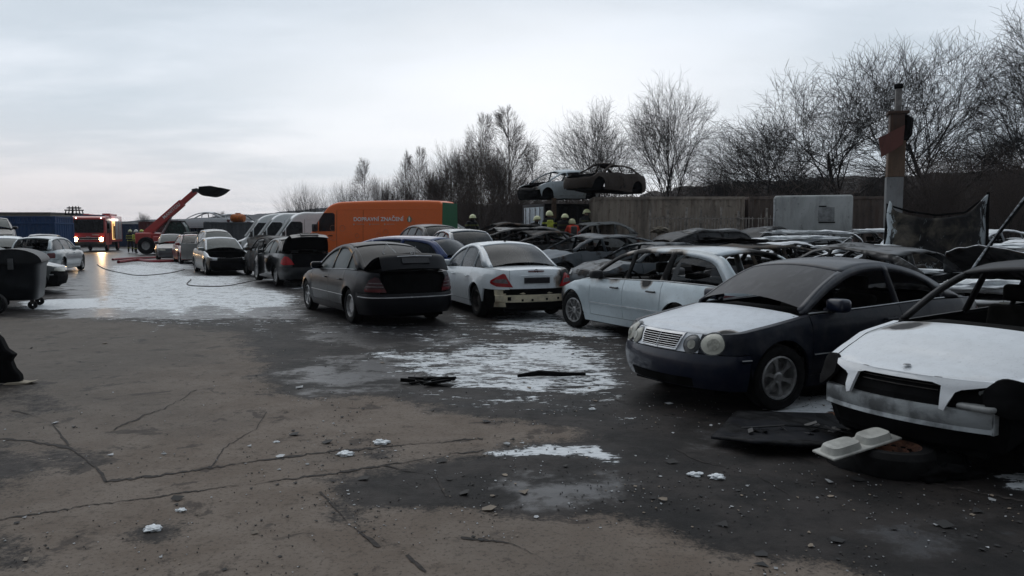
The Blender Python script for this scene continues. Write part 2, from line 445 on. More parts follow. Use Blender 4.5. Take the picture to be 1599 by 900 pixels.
def panel_poly(name, s, poly, m, parent, off=.004, front=True, sg=1, rim=0.0, seg=3):
    """a lamp/plate patch lying on the skin: poly in (u, z), u = arc distance from the car's middle line"""
    dn = []
    for i_, a in enumerate(poly):
        c_ = poly[(i_ + 1) % len(poly)]; k_ = max(1, int(math.hypot(c_[0] - a[0], c_[1] - a[1]) / .06))
        dn += [(a[0] + (c_[0] - a[0]) * j / k_, a[1] + (c_[1] - a[1]) * j / k_) for j in range(k_)]
    cx = sum(p[0] for p in poly) / len(poly); cz = sum(p[1] for p in poly) / len(poly); poly = dn; seg = max(seg, int(max(abs(p[0] - cx) for p in poly) / .05))
    V = []; F = []; n = len(poly)
    def P(u, z, o):
        sgn = sg if u >= 0 else -sg; u = abs(u)
        return s.pt(s.SE - u if front else u, z, o, sgn)
    V.append(P(cx, cz, off + rim))
    for k in range(1, seg + 1):
        f = k / seg
        for (u, z) in poly: V.append(P(cx + (u - cx) * f, cz + (z - cz) * f, off + rim * (1 - f ** 3)))
    for (u, z) in poly: V.append(P(u, z, -.02))
    for i in range(n): F.append((0, 1 + i, 1 + (i + 1) % n))
    for k in range(seg):
        for i in range(n): F.append((1 + k * n + i, 1 + (k + 1) * n + i, 1 + (k + 1) * n + (i + 1) % n, 1 + k * n + (i + 1) % n))
    return mk(name, V, F, m, parent, 40)
def ell(cu, cz, ru, rz, n=20, tilt=0., p=2.):
    o = []
    for i in range(n):
        t = 2 * math.pi * i / n; c, s_ = math.cos(t), math.sin(t)
        a = ru * math.copysign(abs(c) ** (2 / p), c); e = rz * math.copysign(abs(s_) ** (2 / p), s_)
        o.append((cu + a * math.cos(tilt) - e * math.sin(tilt), cz + a * math.sin(tilt) + e * math.cos(tilt)))
    return o

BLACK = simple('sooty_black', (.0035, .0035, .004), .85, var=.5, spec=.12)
RUBBER = simple('rubber', (.008, .008, .0085), .8, var=.4, bmp=.2, scale=12, spec=.2)
PLASTIC = simple('dark_plastic', (.018, .018, .02), .5, var=.3)
ALLOY = simple('alloy', (.34, .34, .34), .42, metal=.6, var=.3, scale=14)
STEEL = simple('burnt_steel', (.05, .045, .042), .6, metal=.4, var=.5, scale=10)
CHROME = simple('chrome_trim', (.62, .63, .65), .25, metal=.45, var=.1)
DIMTRIM = simple('dull_trim', (.34, .35, .36), .35, metal=.4, var=.2)
LAMP = simple('milky_lamp', (.38, .38, .33), .22, var=.3, scale=5)
LAMPD = simple('dark_lamp', (.05, .055, .06), .2, var=.4, scale=8)
RED = simple('tail_lamp_red', (.33, .008, .012), .18, var=.2)
CLEAR = simple('tail_lamp_clear', (.13, .10, .11), .2, var=.3, scale=20)
AMBER = simple('amber_lamp', (.4, .14, .02), .25)
PLATE = simple('black_plate', (.012, .012, .016), .45, var=.5, scale=30)
SEAT = simple('charred_seat', (.007, .0065, .006), .9, var=.5, scale=9, bmp=.3, spec=.1)
RUSTY = simple('rusted_shell', (.085, .05, .032), .75, var=.5, scale=5, bmp=.3)
def glass(name, col, alpha, rough=.12):
    if name in MATS: return MATS[name]
    m, b, p = new_mat(name); co = b.n('ShaderNodeTexCoord').outputs['Object']
    n = b.noise(co, 5., 6, .65); n2 = b.noise(b.scale(co, 1, 3, .6), 2.2, 4, .6, .8)
    f = b.m('MULTIPLY', b.ss(n, .4, .7), b.ss(n2, .4, .6))
    b.set(p, 'Base Color', b.mix(f, col, tuple(min(1, c * 1.4 + .005) for c in col)))
    b.set(p, 'Roughness', b.m('ADD', rough, b.m('MULTIPLY', n, .18)))
    b.set(p, 'Alpha', b.m('ADD', alpha, b.m('MULTIPLY', f, min(.2, 1 - alpha)))); b.set(p, 'Specular IOR Level', .22)
    MATS[name] = m; return m
GL_TINT = glass('tinted_glass', (.008, .011, .014), .88)
GL_DUST = glass('dusty_glass', (.075, .075, .08), .97, .45)
GL_SOOT = glass('sooted_glass', (.010, .011, .013), .9, .3)
GL_FOG = glass('misted_glass', (.055, .072, .072), .93, .28)
GL_CLR = glass('clear_glass', (.03, .04, .04), .45, .08)

def wheel(car, parent, x, y, rz, r, style, m_rim):
    """tyre with its rim as a sub-part; outer face towards the car's side"""
    sg = 1 if y > 0 else -1
    t = MB(); wdt = .205; rr = r * .655
    prof = [(rr, -.07), (rr + .02, -.095), (r * .86, -.103), (r * .955, -.092), (r * .992, -.06), (r, 0), (r * .992, .06), (r * .955, .092), (r * .86, .103), (rr + .02, .095), (rr, .07)]
    t.lathe(prof, 32)
    M = TR(x, y - sg * .105, r) 
    t.V = [tuple(M @ Vector(v)) for v in t.V]
    if rz:
        P = TR(x, y - sg * .1, 0) @ Matrix.Rotation(rz, 4, 'Z') @ TR(-x, -y + sg * .1, 0); t.V = [tuple(P @ Vector(v)) for v in t.V]
    w_ = t.build('wheel', RUBBER, parent, 40)
    k = MB()
    k.lathe([(rr + .004, .085), (rr - .012, .092), (rr - .022, .07), (rr - .03, .02), (rr - .04, -.06)], 32)
    if style == 'steel':
        k.lathe([(rr - .03, .02), (rr * .75, .035), (rr * .55, .06), (rr * .3, .05), (.001, .055)], 32)
    elif style == 'none':
        k.lathe([(.11, -.02), (.10, .03), (.05, .05), (.001, .05)], 20)
    else:
        k.lathe([(rr * .27, .03), (rr * .26, .066), (rr * .18, .078), (.001, .08)], 20)
        ns, w0, w1 = {'five': (5, .058, .085), 'six': (6, .040, .075), 'multi': (10, .018, .028), 'seven': (7, .03, .05)}[style]
        for i in range(ns):
            a = 2 * math.pi * i / ns + .3
            for (dw, zo, ro) in ((1., .0, rr - .02),):
                ca, sa = math.cos(a), math.sin(a)
                r0, r1 = rr * .2, ro
                pts = []
                for (ra, wv, yv) in ((r0, w1 * .55, .066), ((r0 + r1) * .5, w0 * .75, .072), (r1, w1, .066)):
                    pts.append((ra, wv * .5, yv))
                V = []
                for (ra, hw, yv) in pts:
                    for e in (-1, 1):
                        for dp in (0, -.028):
                            V.append(Vector((ca * ra - sa * e * hw, yv + dp, sa * ra + ca * e * hw)))
                F = []
                for j in (0, 1):
                    o = j * 4
                    F += [(o, o + 4, o + 6, o + 2), (o, o + 1, o + 5, o + 4), (o + 2, o + 6, o + 7, o + 3)]
                k.add(V, F)
        k.lathe([(rr * .9, -.04), (rr * .5, -.03), (.001, -.03)], 20)
    S = Matrix.Scale(sg, 4, (0, 1, 0))
    k.V = [tuple(M @ (S @ Vector(v))) for v in k.V]
    if rz: k.V = [tuple(P @ Vector(v)) for v in k.V]
    k.build('rim', m_rim, w_, 30)
    return w_

def seats(car, parent, m, zs=0.):
    d = car.d; xs = .12 if car.kind != 'mpv' else .3
    for sg in (1, -1):
        sb = MB(); y = sg * .36
        sb.box(-.25, .27, y - .25, y + .25, .34 + zs, .50 + zs, TR(xs, 0, 0), bev=.05)
        sb.box(-.07, .06, y - .24, y + .24, .45 + zs, 1.04 + zs, TR(xs - .28, 0, 0) @ TR(0, 0, .45, 0, 0, -.22) @ TR(0, 0, -.45), bev=.045)
        sb.box(-.05, .05, y - .13, y + .13, 1.06 + zs, 1.22 + zs, TR(xs - .42, 0, 0), bev=.04)
        sb.build('front_seat', m, parent, 40)
    sb = MB(); xr = xs - 1.02
    sb.box(-.22, .25, -.62, .62, .36 + zs, .52 + zs, TR(xr, 0, 0), bev=.05)
    sb.box(-.07, .06, -.60, .60, .48 + zs, 1.0 + zs, TR(xr - .27, 0, 0) @ TR(0, 0, .45, 0, 0, -.28) @ TR(0, 0, -.45), bev=.045)
    sb.build('rear_seat', m, parent, 40)
    db = MB(); xc = d['cowlx']; zc = d['cowl']
    db.box(xc - .52, xc + .0, -.68, .68, zc - .33, zc - .03, bev=.05); db.build('dashboard', m, parent, 40)
    sw = MB(); ring = [(.185 * math.cos(a), .185 * math.sin(a)) for a in np.linspace(0, 2 * math.pi, 21)]
    M = TR(xc - .62, .36, zc - .06, 0, 0, -1.15)
    sw.tube([M @ Vector((p[0], p[1], 0)) for p in ring], .016, 6, False)
    for a in (0, 2.1, 4.2): sw.tube([M @ Vector((0, 0, -.03)), M @ Vector((.18 * math.cos(a), .18 * math.sin(a), 0))], .014, 5)
    sw.build('steering_wheel', m, parent, 40)

def build_car(kind, x, y, hd, label, cat='car', group=None, body=None, roof=None, hood=None, bump_m=None, gl=('tint',) * 3,
              skip=(), rim='five', rim_m=None, front='round', rear='plain', trunk=0., hoodopen=0., detail=1., z0=None, tilt=(0, 0), steer=0.,
              interior=True, lampf=None, seat_m=None, strip=None, mirror_m=None, name=None, fender=None, grille_m=None, wheels=True, cut=None, open_nose=False, lid_w=.56):
    c = Car(kind); d = c.d; th = R(hd)
    root = empty(name or {'wagon': 'estate_car', 'hatch': 'hatchback', 'mpv': 'people_carrier', 'coupe': 'coupe', 'sedan': 'sedan', 'bmw': 'sedan', 'small_sedan': 'sedan'}[kind],
                 (x, y, (gz(x, y) if z0 is None else z0)), 0, label, cat, group, rot=(tilt[0], tilt[1], th))
    body = body or PLASTIC; roof = roof or body; hood = hood or body; bump_m = bump_m or body; rim_m = rim_m or ALLOY; fender = fender or body
    lampf = lampf or LAMP; seat_m = seat_m or SEAT; mirror_m = mirror_m or body
    GM = {'tint': GL_TINT, 'dust': GL_DUST, 'soot': GL_SOOT, 'fog': GL_FOG, 'clr': GL_CLR, None: None}
    gw, gs, gr = [GM.get(g) for g in gl]
    st = .10 / detail; K = 7 if detail > .8 else 4
    skip = set(skip)
    sx = c.s_of_x
    sA, sB, sC = sx(c.xf + c.AR + .03), sx(d['dl'][0]), sx(d['dl'][1])
    sD = sx(d['dl'][2]) if d['dl'][2] else None
    sR = sx(c.xr - c.AR - .03)
    zbm = d['bumper']
    u_l = .62 if kind != 'mpv' else .64   # where front lamp zone starts to wrap
    sF = c.SE - .50                       # middle front panel / fender split
    if open_nose: sF = c.SE - .90
    SX = sx(cut) if cut else c.SE         # where a cut-off nose ends
    if cut: skip |= {'front_bumper', 'front_panel', 'headlight', 'grille', 'beak'}; sF = SX
    sT = lid_w                            # boot lid half width on the rear face
    top = lambda q: c.top_s(q)
    bot = lambda q: c.bottom(q)
    def lo_end(q):
        return max(zbm, bot(q)) if (q > sA or q < sR) else bot(q)
    # panels along the sides
    sill_h = .31
    for sg in (1, -1):
        if 'fender' not in skip:
            mb = MB(); c.band(mb, sB, sF, lo_end, top, sg, step=st, K=K)
            # strip on top between the shoulder and the bonnet
            mb.build('front_fender', fender, root)
        lo_d = lambda q: max(bot(q), sill_h)
        dr = [('front_door', sB, sC)] + ([('rear_door', sC, sD)] if sD else [])
        # arcs run from the rear to the front, so the front limit is larger
        for (nm, a, e) in dr:
            mb = MB(); c.band(mb, e, a, lo_d, top, sg, step=st, K=K)
            o = mb.build(nm, body, root)
            zz_ = .80 if kind != 'mpv' else .9
            if detail > .6:
                hx = c.base(e)[0] + .13
                hb = MB(); P = c.pt(sx(hx), zz_, .028, sg)
                Q = c.pt(sx(hx + .17), zz_, .028, sg)
                hb.tube([c.pt(sx(hx - .005), zz_, -.005, sg), P, Q, c.pt(sx(hx + .175), zz_, -.005, sg)], .0135, 6)
                hb.build('handle', strip[1] if strip and len(strip) > 1 else body, o, 40)
        a = sD if sD else sC
        mb = MB(); c.band(mb, sT + .0, a, lo_end, top, sg, step=st, K=K); mb.build('rear_fender', body, root)
        mb = MB(); c.band(mb, sR if False else sx(c.xr + c.AR + .01), sx(c.xf - c.AR - .01), lambda q: .19, lambda q: sill_h, sg, step=.3, K=3, gap=.003)
        mb.build('side_sill', body, root)
        if strip:
            for (a_, e_) in ((sB, sC), (sC, sD or sx(c.xr + c.AR + .05)), (sx(c.xf + c.AR + .02), sx(c.L - .35)) if strip[0] == 'full' and not cut and not open_nose else (0, 0)):
                if a_ == 0: continue
                lo_s, hi_s = min(a_, e_), max(a_, e_)
                mb = MB(); ks = np.linspace(lo_s + .01, hi_s - .01, 10)
                zs_ = .505
                rows = [[c.pt(q, zs_ - .022, -.002, sg), c.pt(q, zs_ - .018, .012, sg), c.pt(q, zs_ + .012, .012, sg), c.pt(q, zs_ + .018, -.002, sg)] for q in ks]
                if sg < 0: rows = rows[::-1]
                mb.grid(rows); mb.build('rub_strip', body, root)
                mb = MB(); rows = [[c.pt(q, zs_ + .006, .0125, sg), c.pt(q, zs_ + .010, .016, sg), c.pt(q, zs_ + .018, .0125, sg)] for q in ks]
                if sg < 0: rows = rows[::-1]
                mb.grid(rows); mb.build('trim', DIMTRIM, root)
    # bumpers
    if 'front_bumper' not in skip:
        mb = MB(); c.band(mb, sA, c.SE, bot, lambda q: max(zbm, bot(q)), 1, step=st, K=K, both=True); fb = mb.build('front_bumper', bump_m, root)
        if detail > .8:
            g = MB(); g.add([c.pt(c.SE - abs(u), z, .004, 1 if u >= 0 else -1) for z in (.24, .33) for u in np.linspace(-.45, .45, 11)], [(i, i + 1, i + 12, i + 11) for i in range(10)])
            g.build('air_intake', BLACK, fb, 0)
    if 'rear_bumper' not in skip:
        mb = MB(); c.rearband(mb, sR, bot, lambda q: max(zbm, bot(q)), step=st, K=K); rb = mb.build('rear_bumper', bump_m, root)
    # front middle panel
    if 'front_panel' not in skip:
        mb = MB(); c.band(mb, sF, c.SE, lambda q: zbm, top, 1, step=st, K=K, both=True); mb.build('front_panel', hood if front in ('merc',) else fender, root)
    # rear middle panel = upright part of boot lid
    HX = d['deckx'] - .02 if kind in ('coupe', 'sedan', 'bmw') else None
    sedan = kind in ('coupe', 'sedan', 'bmw', 'small_sedan')
    mb = MB(); c.rearband(mb, sT, lambda q: zbm + .01, top, step=st, K=K)
    if sedan:
        m2 = MB(); c.lid(m2, None, d['deckx'] - .04, .10, 1, .12, .035, gap=.0, front=False, nx_=int(14 * detail + 4))
        mb.add(m2.V, m2.F)
        # edge strips beside the lid
        m3 = MB(); c.lid(m3, None, d['deckx'] - .0, 0, .09, .0, .012, front=False, nx_=int(14 * detail + 4), nq=2); m3.build('rear_deck_edge', body, root)
    lid = mb.build('boot_lid' if sedan else 'tailgate', body, root)
    if trunk:
        hz_ = d['tail']; hx = d['deckx'] - .06
        lid.data.transform(Matrix.Translation((-hx, 0, -hz_))); lid.location = (hx, 0, hz_); lid.rotation_euler = (0, trunk, 0)
        cav = MB(); cav.box(-c.L + .14, hx - .03, -.62, .62, .34, .36); cav.box(-c.L + .12, -c.L + .14, -.6, .6, .36, .66); cav.box(hx - .02, hx, -.62, .62, .36, .93)
        for sg in (1, -1): cav.box(-c.L + .16, hx - .03, sg * .62 - .01, sg * .62 + .01, .36, .9)
        cav.build('boot_well', BLACK, root)
        il = MB(); c.lid(il, None, d['deckx'] - .08, .16, 1, .1, .0, front=False, nx_=10)
        il.V = [(v[0] + .03 if v[0] < -c.L + .2 else v[0], v[1], v[2] - .035) for v in il.V]
        il.V = [(v[0] - hx, v[1], v[2] - hz_) for v in il.V]; il.build('lid_lining', BLACK, lid)
    # bonnet
    if 'hood' not in skip:
        mb = MB(); c.lid(mb, d['cowlx'] + .06, None, .085, 1, .13, .05, gap=.02, nx_=int(16 * detail + 6), qe=SX)
        ho = mb.build('bonnet', hood, root)
        if hoodopen:
            hx = d['cowlx'] + .05; hz_ = d['cowl']
            ho.data.transform(Matrix.Translation((-hx, 0, -hz_))); ho.location = (hx, 0, hz_); ho.rotation_euler = (0, -hoodopen, 0)
            md = ho.modifiers.new('thick', 'SOLIDIFY'); md.thickness = .03
    mb = MB(); c.lid(mb, d['cowlx'] + .02, None, 0, .08, .0, .008, nx_=int(16 * detail + 6), nq=2, qe=SX)
    if 'fender' not in skip: mb.build('fender_edge', fender, root)
    # ---- greenhouse
    A, t, Nn = c.archpts()
    fwt = np.linspace(0, 1, len(d['fw'])); FW = np.interp(t, fwt, d['fw'])
    O = A - Nn * FW[:, None]
    def ip(arr, tt): return np.array([np.interp(tt, t, arr[:, 0]), np.interp(tt, t, arr[:, 1])])
    xo = O[:, 0]; zbO = np.array([c.zb(v) for v in xo]); above = O[:, 1] > zbO + .008
    i0 = np.argmax(above); i1 = len(above) - 1 - np.argmax(above[::-1])
    tA, tZ = t[i0], t[i1]
    def t_of_x(xv): return float(np.interp(-xv, -xo[i0:i1 + 1], t[i0:i1 + 1]))
    bounds = []
    for (xa, xb, sh) in d['win']:
        bounds.append((max(t_of_x(xa), tA) if xa < d['win'][0][0] - .01 else tA, min(t_of_x(xb), tZ), sh))
    tt = set(np.linspace(0, 1, int(46 * detail) + 10)) | {tA, tZ}
    for a_, e_, _ in bounds: tt |= {a_, e_}
    tt = sorted(tt)
    def shear(tv):
        v = 0.
        for (a_, e_, sh) in bounds:
            if a_ - 1e-9 <= tv: v = sh * min(1, max(0, (tv - a_) / max(e_ - a_, 1e-6))) if sh else 0.
        return v
    def cols_at(tv):
        U = ip(A, tv); T = ip(O, tv)
        if tv <= tA or tv >= tZ or T[1] <= c.zb(T[0]) + .006:
            zbu = c.zb(U[0]); T = np.array([U[0], min(zbu, U[1] - .004)]); return U, T, T
        sh = shear(tv); B = np.array([T[0] - sh * (T[1] - c.zb(T[0])), 0.]); B[1] = c.zb(B[0]); return U, T, B
    def P3(p, sg, inn=0.): return (p[0], sg * (c.gy(p[0], p[1]) - inn), p[1])
    inwin = lambda tm: any(a_ < tm < e_ for a_, e_, _ in bounds)
    for sg in (1, -1):
        fr = MB()
        def quad(a_, b_, c_, d_, inn=0.):
            V = [P3(a_, sg, inn), P3(b_, sg, inn), P3(c_, sg, inn), P3(d_, sg, inn)]
            fr.add(V, [(0, 1, 2, 3) if sg > 0 else (3, 2, 1, 0)])
        cl_ = [cols_at(v) for v in tt]
        for k in range(len(tt) - 1):
            (U0, T0, B0), (U1, T1, B1) = cl_[k], cl_[k + 1]
            quad(U0, T0, T1, U1)
            Vi = [P3(T0, sg), P3(T0, sg, .045), P3(T1, sg, .045), P3(T1, sg)]
            fr.add(Vi, [(0, 1, 2, 3) if sg > 0 else (3, 2, 1, 0)])
            if not inwin((tt[k] + tt[k + 1]) / 2) and (T0[1] > B0[1] + .002 or T1[1] > B1[1] + .002):
                quad(T0, B0, B1, T1)
        o = fr.build('pillar_frame', roof if roof is not body else body, root, 50)
        bm = bmesh.new(); bm.from_mesh(o.data); bmesh.ops.remove_doubles(bm, verts=bm.verts, dist=.0005); bm.to_mesh(o.data); bm.free()
        if detail > .5:
            md = o.modifiers.new('thick', 'SOLIDIFY'); md.thickness = .03; md.offset = -1
        # belt trim
        if strip:
            tb = MB(); xs_ = np.linspace(O[i0][0] - .0, O[i1][0] + .02, 14)
            tb.tube([(xv, sg * (c.gy(xv, c.zb(xv)) + .006), c.zb(xv) + .004) for xv in xs_], .008, 5); tb.build('belt_trim', DIMTRIM, root)
        if gs is not None:
            for (a_, e_, sh) in bounds:
                gp = MB(); tv = [v for v in tt if a_ - 1e-9 <= v <= e_ + 1e-9]
                rows = []
                for v in tv:
                    U, T, B = cols_at(v)
                    rows.append([P3(B + (T - B) * f, sg, .02) for f in (-.03, .33, .66, 1.02)])
                if sg < 0: rows = rows[::-1]
                gp.grid(rows); gp.build('side_window', gs, root)
    # roof, screens : loft along the arch
    def loft(t0, t1, q0, q1, n, nq, inn=0.):
        mb = MB()
        twt = float(np.interp(-d['wt'], -A[:, 0], t)); trt = float(np.interp(-d['rt'], -A[:, 0], t))
        rows = []
        for i in range(n + 1):
            tv = t0 + (t1 - t0) * i / n; p = ip(A, tv); nn = ip(Nn, tv); nn /= np.linalg.norm(nn)
            cr = float(np.interp(tv, [0, twt, .5 * (twt + trt), trt, 1], [.13, .06, .045, .06, .10]))
            y = c.gy(p[0], p[1]); r = []
            qs = [q0 + (q1 - q0) * k / nq for k in range(nq + 1)]
            for q in qs:
                f = 1 - (1 - q) ** 2; r.append((p[0] + nn[0] * (cr * f - inn), y * (1 - q), p[1] + nn[1] * (cr * f - inn)))
            if q1 >= 1: r = r + [(v[0], -v[1], v[2]) for v in r[-2::-1]]
            rows.append(r)
        mb.grid(rows); return mb, rows
    twt = float(np.interp(-d['wt'], -A[:, 0], t)); trt = float(np.interp(-d['rt'], -A[:, 0], t))
    mb, _ = loft(twt, trt, 0, 1, int(12 * detail) + 4, 7); ro = mb.build('roof', roof, root, 60)
    md = ro.modifiers.new('thick', 'SOLIDIFY'); md.thickness = .03; md.offset = 1
    for (a_, e_, g_, nm) in ((0., twt - .004, gw, 'windscreen'), (trt + .004, 1., gr, 'rear_window')):
        # screen surround
        for sg in (1, -1):
            mb, rows = loft(a_, e_, 0, .075, 8, 2)
            if sg < 0: rows = [[(v[0], -v[1], v[2]) for v in r] for r in rows][::-1]
            m2 = MB(); m2.grid(rows); o = m2.build('screen_pillar', roof if nm == 'windscreen' else body, root, 60)
            md = o.modifiers.new('thick', 'SOLIDIFY'); md.thickness = .03; md.offset = 1
        if g_ is not None and nm not in skip:
            mb, rows = loft(a_ + .01, e_ - .002, .06, 1, 10, 6, .006); mb.build(nm, g_, root, 60)
    # cowl panel + liner + chassis
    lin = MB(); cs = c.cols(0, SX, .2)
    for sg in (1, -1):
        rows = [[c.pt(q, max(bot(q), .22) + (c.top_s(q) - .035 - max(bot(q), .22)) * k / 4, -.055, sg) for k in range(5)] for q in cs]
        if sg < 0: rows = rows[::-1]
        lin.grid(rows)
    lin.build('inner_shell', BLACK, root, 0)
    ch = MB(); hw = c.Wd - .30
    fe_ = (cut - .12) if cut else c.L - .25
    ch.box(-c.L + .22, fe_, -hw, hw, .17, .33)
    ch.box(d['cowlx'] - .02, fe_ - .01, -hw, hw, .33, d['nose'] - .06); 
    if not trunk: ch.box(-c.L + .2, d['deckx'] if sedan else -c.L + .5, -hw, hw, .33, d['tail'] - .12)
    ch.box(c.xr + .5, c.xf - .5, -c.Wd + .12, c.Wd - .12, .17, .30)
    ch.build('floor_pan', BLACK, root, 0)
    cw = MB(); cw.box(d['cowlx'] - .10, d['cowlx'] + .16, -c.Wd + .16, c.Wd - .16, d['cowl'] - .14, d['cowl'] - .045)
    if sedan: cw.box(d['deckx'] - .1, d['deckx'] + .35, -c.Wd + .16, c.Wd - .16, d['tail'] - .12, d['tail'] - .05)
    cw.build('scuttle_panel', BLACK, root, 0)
    # wheels
    if wheels:
        for (xx, fr_) in ((c.xf, 1), (c.xr, 0)):
            for sg in (1, -1):
                stl = rim if isinstance(rim, str) else rim[0 if fr_ else 1]
                wheel(c, root, xx, sg * (c.Wd - .035), steer if fr_ else 0, c.rw, stl, rim_m if stl != 'none' else STEEL)
    if interior: seats(c, root, seat_m, .1 if kind == 'mpv' else 0.)
    # mirrors
    if 'mirror' not in skip:
        for sg in (1, -1):
            xm = d['cowlx'] - .33; zm = c.zb(xm) + .07; ym = c.gy(xm, zm)
            m_ = MB(); m_.box(-.07, .09, -.10, .12, -.065, .07, TR(xm, sg * (ym + .12), zm, sg * -.12), bev=.045)
            m_.tube([(xm + .02, sg * (ym - .02), zm - .06), (xm + .02, sg * (ym + .06), zm - .03)], .03, 6); m_.build('wing_mirror', mirror_m, root, 60)
    # lamps
    for sg in (1, -1):
        if 'headlight' not in skip:
            nz_ = d['nose']
            if front == 'merc':
                for (cu, cz, ru, rz_) in ((.64, nz_ - .085, .125, .093), (.415, nz_ - .10, .085, .075)):
                    hl = panel_poly('headlight', c, ell(cu, cz, ru, rz_), LAMPD if (sg > 0 and cu < .5) else lampf, root, .012, True, sg, .02)
                    panel_poly('reflector', c, ell(cu + .01, cz, ru * .5, rz_ * .55), CLEAR if lampf is LAMPD else simple('lamp_inner', (.31, .31, .27), .12, var=.25, scale=25), hl, .034, True, sg); ring = ell(cu, cz, ru + .012, rz_ + .012); panel_poly('bezel', c, ring, LAMPD, hl, .006, True, sg)
            elif front == 'hole':
                for (cu, cz, ru, rz_) in ((.70, nz_ - .075, .17, .125), (.46, nz_ - .085, .10, .095)):
                    panel_poly('headlight_opening', c, ell(cu, cz, ru, rz_), BLACK, root, .008, True, sg)
            else:
                panel_poly('headlight', c, [(.42, nz_ - .135), (.80, nz_ - .12), (.95, nz_ - .09), (.93, nz_ - .03), (.75, nz_ - .018), (.45, nz_ - .03)], lampf, root, .006, True, sg)
        tz = d['tail']
        if 'taillight' not in skip:
            if rear == 'merc211':
                tl = panel_poly('taillight', c, [(.49, zbm + .045), (.58, zbm + .17), (.66, zbm + .29), (.71, zbm + .305), (.84, zbm + .25), (1.02, zbm + .17), (1.03, zbm + .12), (.85, zbm + .06)], RED, root, .006, False, sg)
                panel_poly('clear_lens', c, [(.585, zbm + .115), (.80, zbm + .125), (.97, zbm + .145), (.86, zbm + .195), (.70, zbm + .205), (.635, zbm + .195)], CLEAR, tl, .011, False, sg)
            elif rear == 'merc220':
                tl = panel_poly('taillight', c, [(.54, zbm + .02), (1.00, zbm + .03), (1.02, zbm + .09), (.92, zbm + .24), (.78, zbm + .30), (.70, zbm + .27), (.60, zbm + .14)], simple('deep_tail_red', (.045, .008, .012), .2), root, .006, False, sg)
                for k in range(1): panel_poly('red_lens', c, [(.55, zbm + .03), (1.01, zbm + .04), (1.02, zbm + .085), (.57, zbm + .085)], simple('mid_tail_red', (.11, .008, .012), .2), tl, .010, False, sg)
                for k in range(2): panel_poly('clear_bar', c, [(.60 + .03 * k, zbm + .115 + .06 * k), (.98 - .05 * k, zbm + .12 + .06 * k), (.97 - .05 * k, zbm + .14 + .06 * k), (.61 + .03 * k, zbm + .135 + .06 * k)], CLEAR, tl, .012, False, sg)
            elif rear == 'e60':
                panel_poly('taillight', c, [(.50, zbm + .08), (.86, zbm + .06), (1.02, zbm + .10), (1.0, zbm + .2), (.86, zbm + .32), (.72, zbm + .30), (.60, zbm + .22)], RED, root, .008, False, sg)
            elif rear != 'none':
                panel_poly('taillight', c, [(.58, zbm + .05), (.95, zbm + .06), (1.0, zbm + .2), (.95, zbm + .27), (.64, zbm + .25)], simple('dull_tail', (.09, .01, .012), .3), root, .006, False, sg)
    if open_nose:
        nz_ = d['nose']
        for sg in (1, -1):
            panel_poly('headlight_opening', c, ell(.80, nz_ - .095, .20, .125, 24), BLACK, root, .014, True, sg)
            pr = panel_poly('nose_prong', c, [(.27, nz_ + .0), (.72, nz_ - .0), (.62, nz_ - .035), (.50, nz_ - .05), (.43, nz_ - .085), (.375, nz_ - .21), (.345, nz_ - .20), (.335, nz_ - .04), (.27, nz_ - .035)], hood, root, .006, True, sg)
        panel_poly('nose_edge', c, [(-.33, nz_ - .0), (.33, nz_ - .0), (.33, nz_ - .035), (-.33, nz_ - .035)], hood, root, .006, True, 1)
        gs_ = MB()
        for k in range(2): gs_.tube([c.pt(c.SE - abs(u), nz_ - .06 - .03 * k, -.035, 1 if u > 0 else -1) for u in np.linspace(-.31, .31, 9)], .004, 4)
        gs_.build('grille_slats', STEEL, root)
    # grille
    if 'grille' not in skip and front in ('merc', 'hole', 'plain'):
        nz_ = d['nose']
        if front == 'merc':
            fr2 = panel_poly('grille', c, [(-.31, nz_ - .005), (.31, nz_ - .005), (.295, nz_ - .06), (.255, nz_ - .165), (-.255, nz_ - .165), (-.295, nz_ - .06)], CHROME, root, .02, True, 1)
            panel_poly('grille_mesh', c, [(-.285, nz_ - .024), (.285, nz_ - .024), (.27, nz_ - .07), (.238, nz_ - .152), (-.238, nz_ - .152), (-.27, nz_ - .07)], BLACK, fr2, .0225, True, 1)
            sl_ = MB()
            for k in range(6):
                z = nz_ - .04 - k * .0205; wv = .28 - .006 * k
                sl_.tube([c.pt(c.SE - abs(u), z, .030, 1 if u > 0 else -1) for u in np.linspace(-wv, wv, 9)], .0032, 4)
            sl_.tube([c.pt(c.SE, nz_ - .02, .032), c.pt(c.SE, nz_ - .155, .032)], .006, 4)
            sl_.build('grille_slats', CHROME, fr2)
        elif front == 'hole':
            panel_poly('grille_opening', c, [(-.33, nz_ - .035), (.33, nz_ - .035), (.30, nz_ - .13), (.25, nz_ - .20), (-.25, nz_ - .20), (-.30, nz_ - .13)], BLACK, root, .010, True, 1)
        else:
            for sg in (1, -1): panel_poly('grille', c, ell(sg * .12, nz_ - .075, .10, .055, 12, 0, 3.), grille_m or BLACK, root, .008, True, 1)
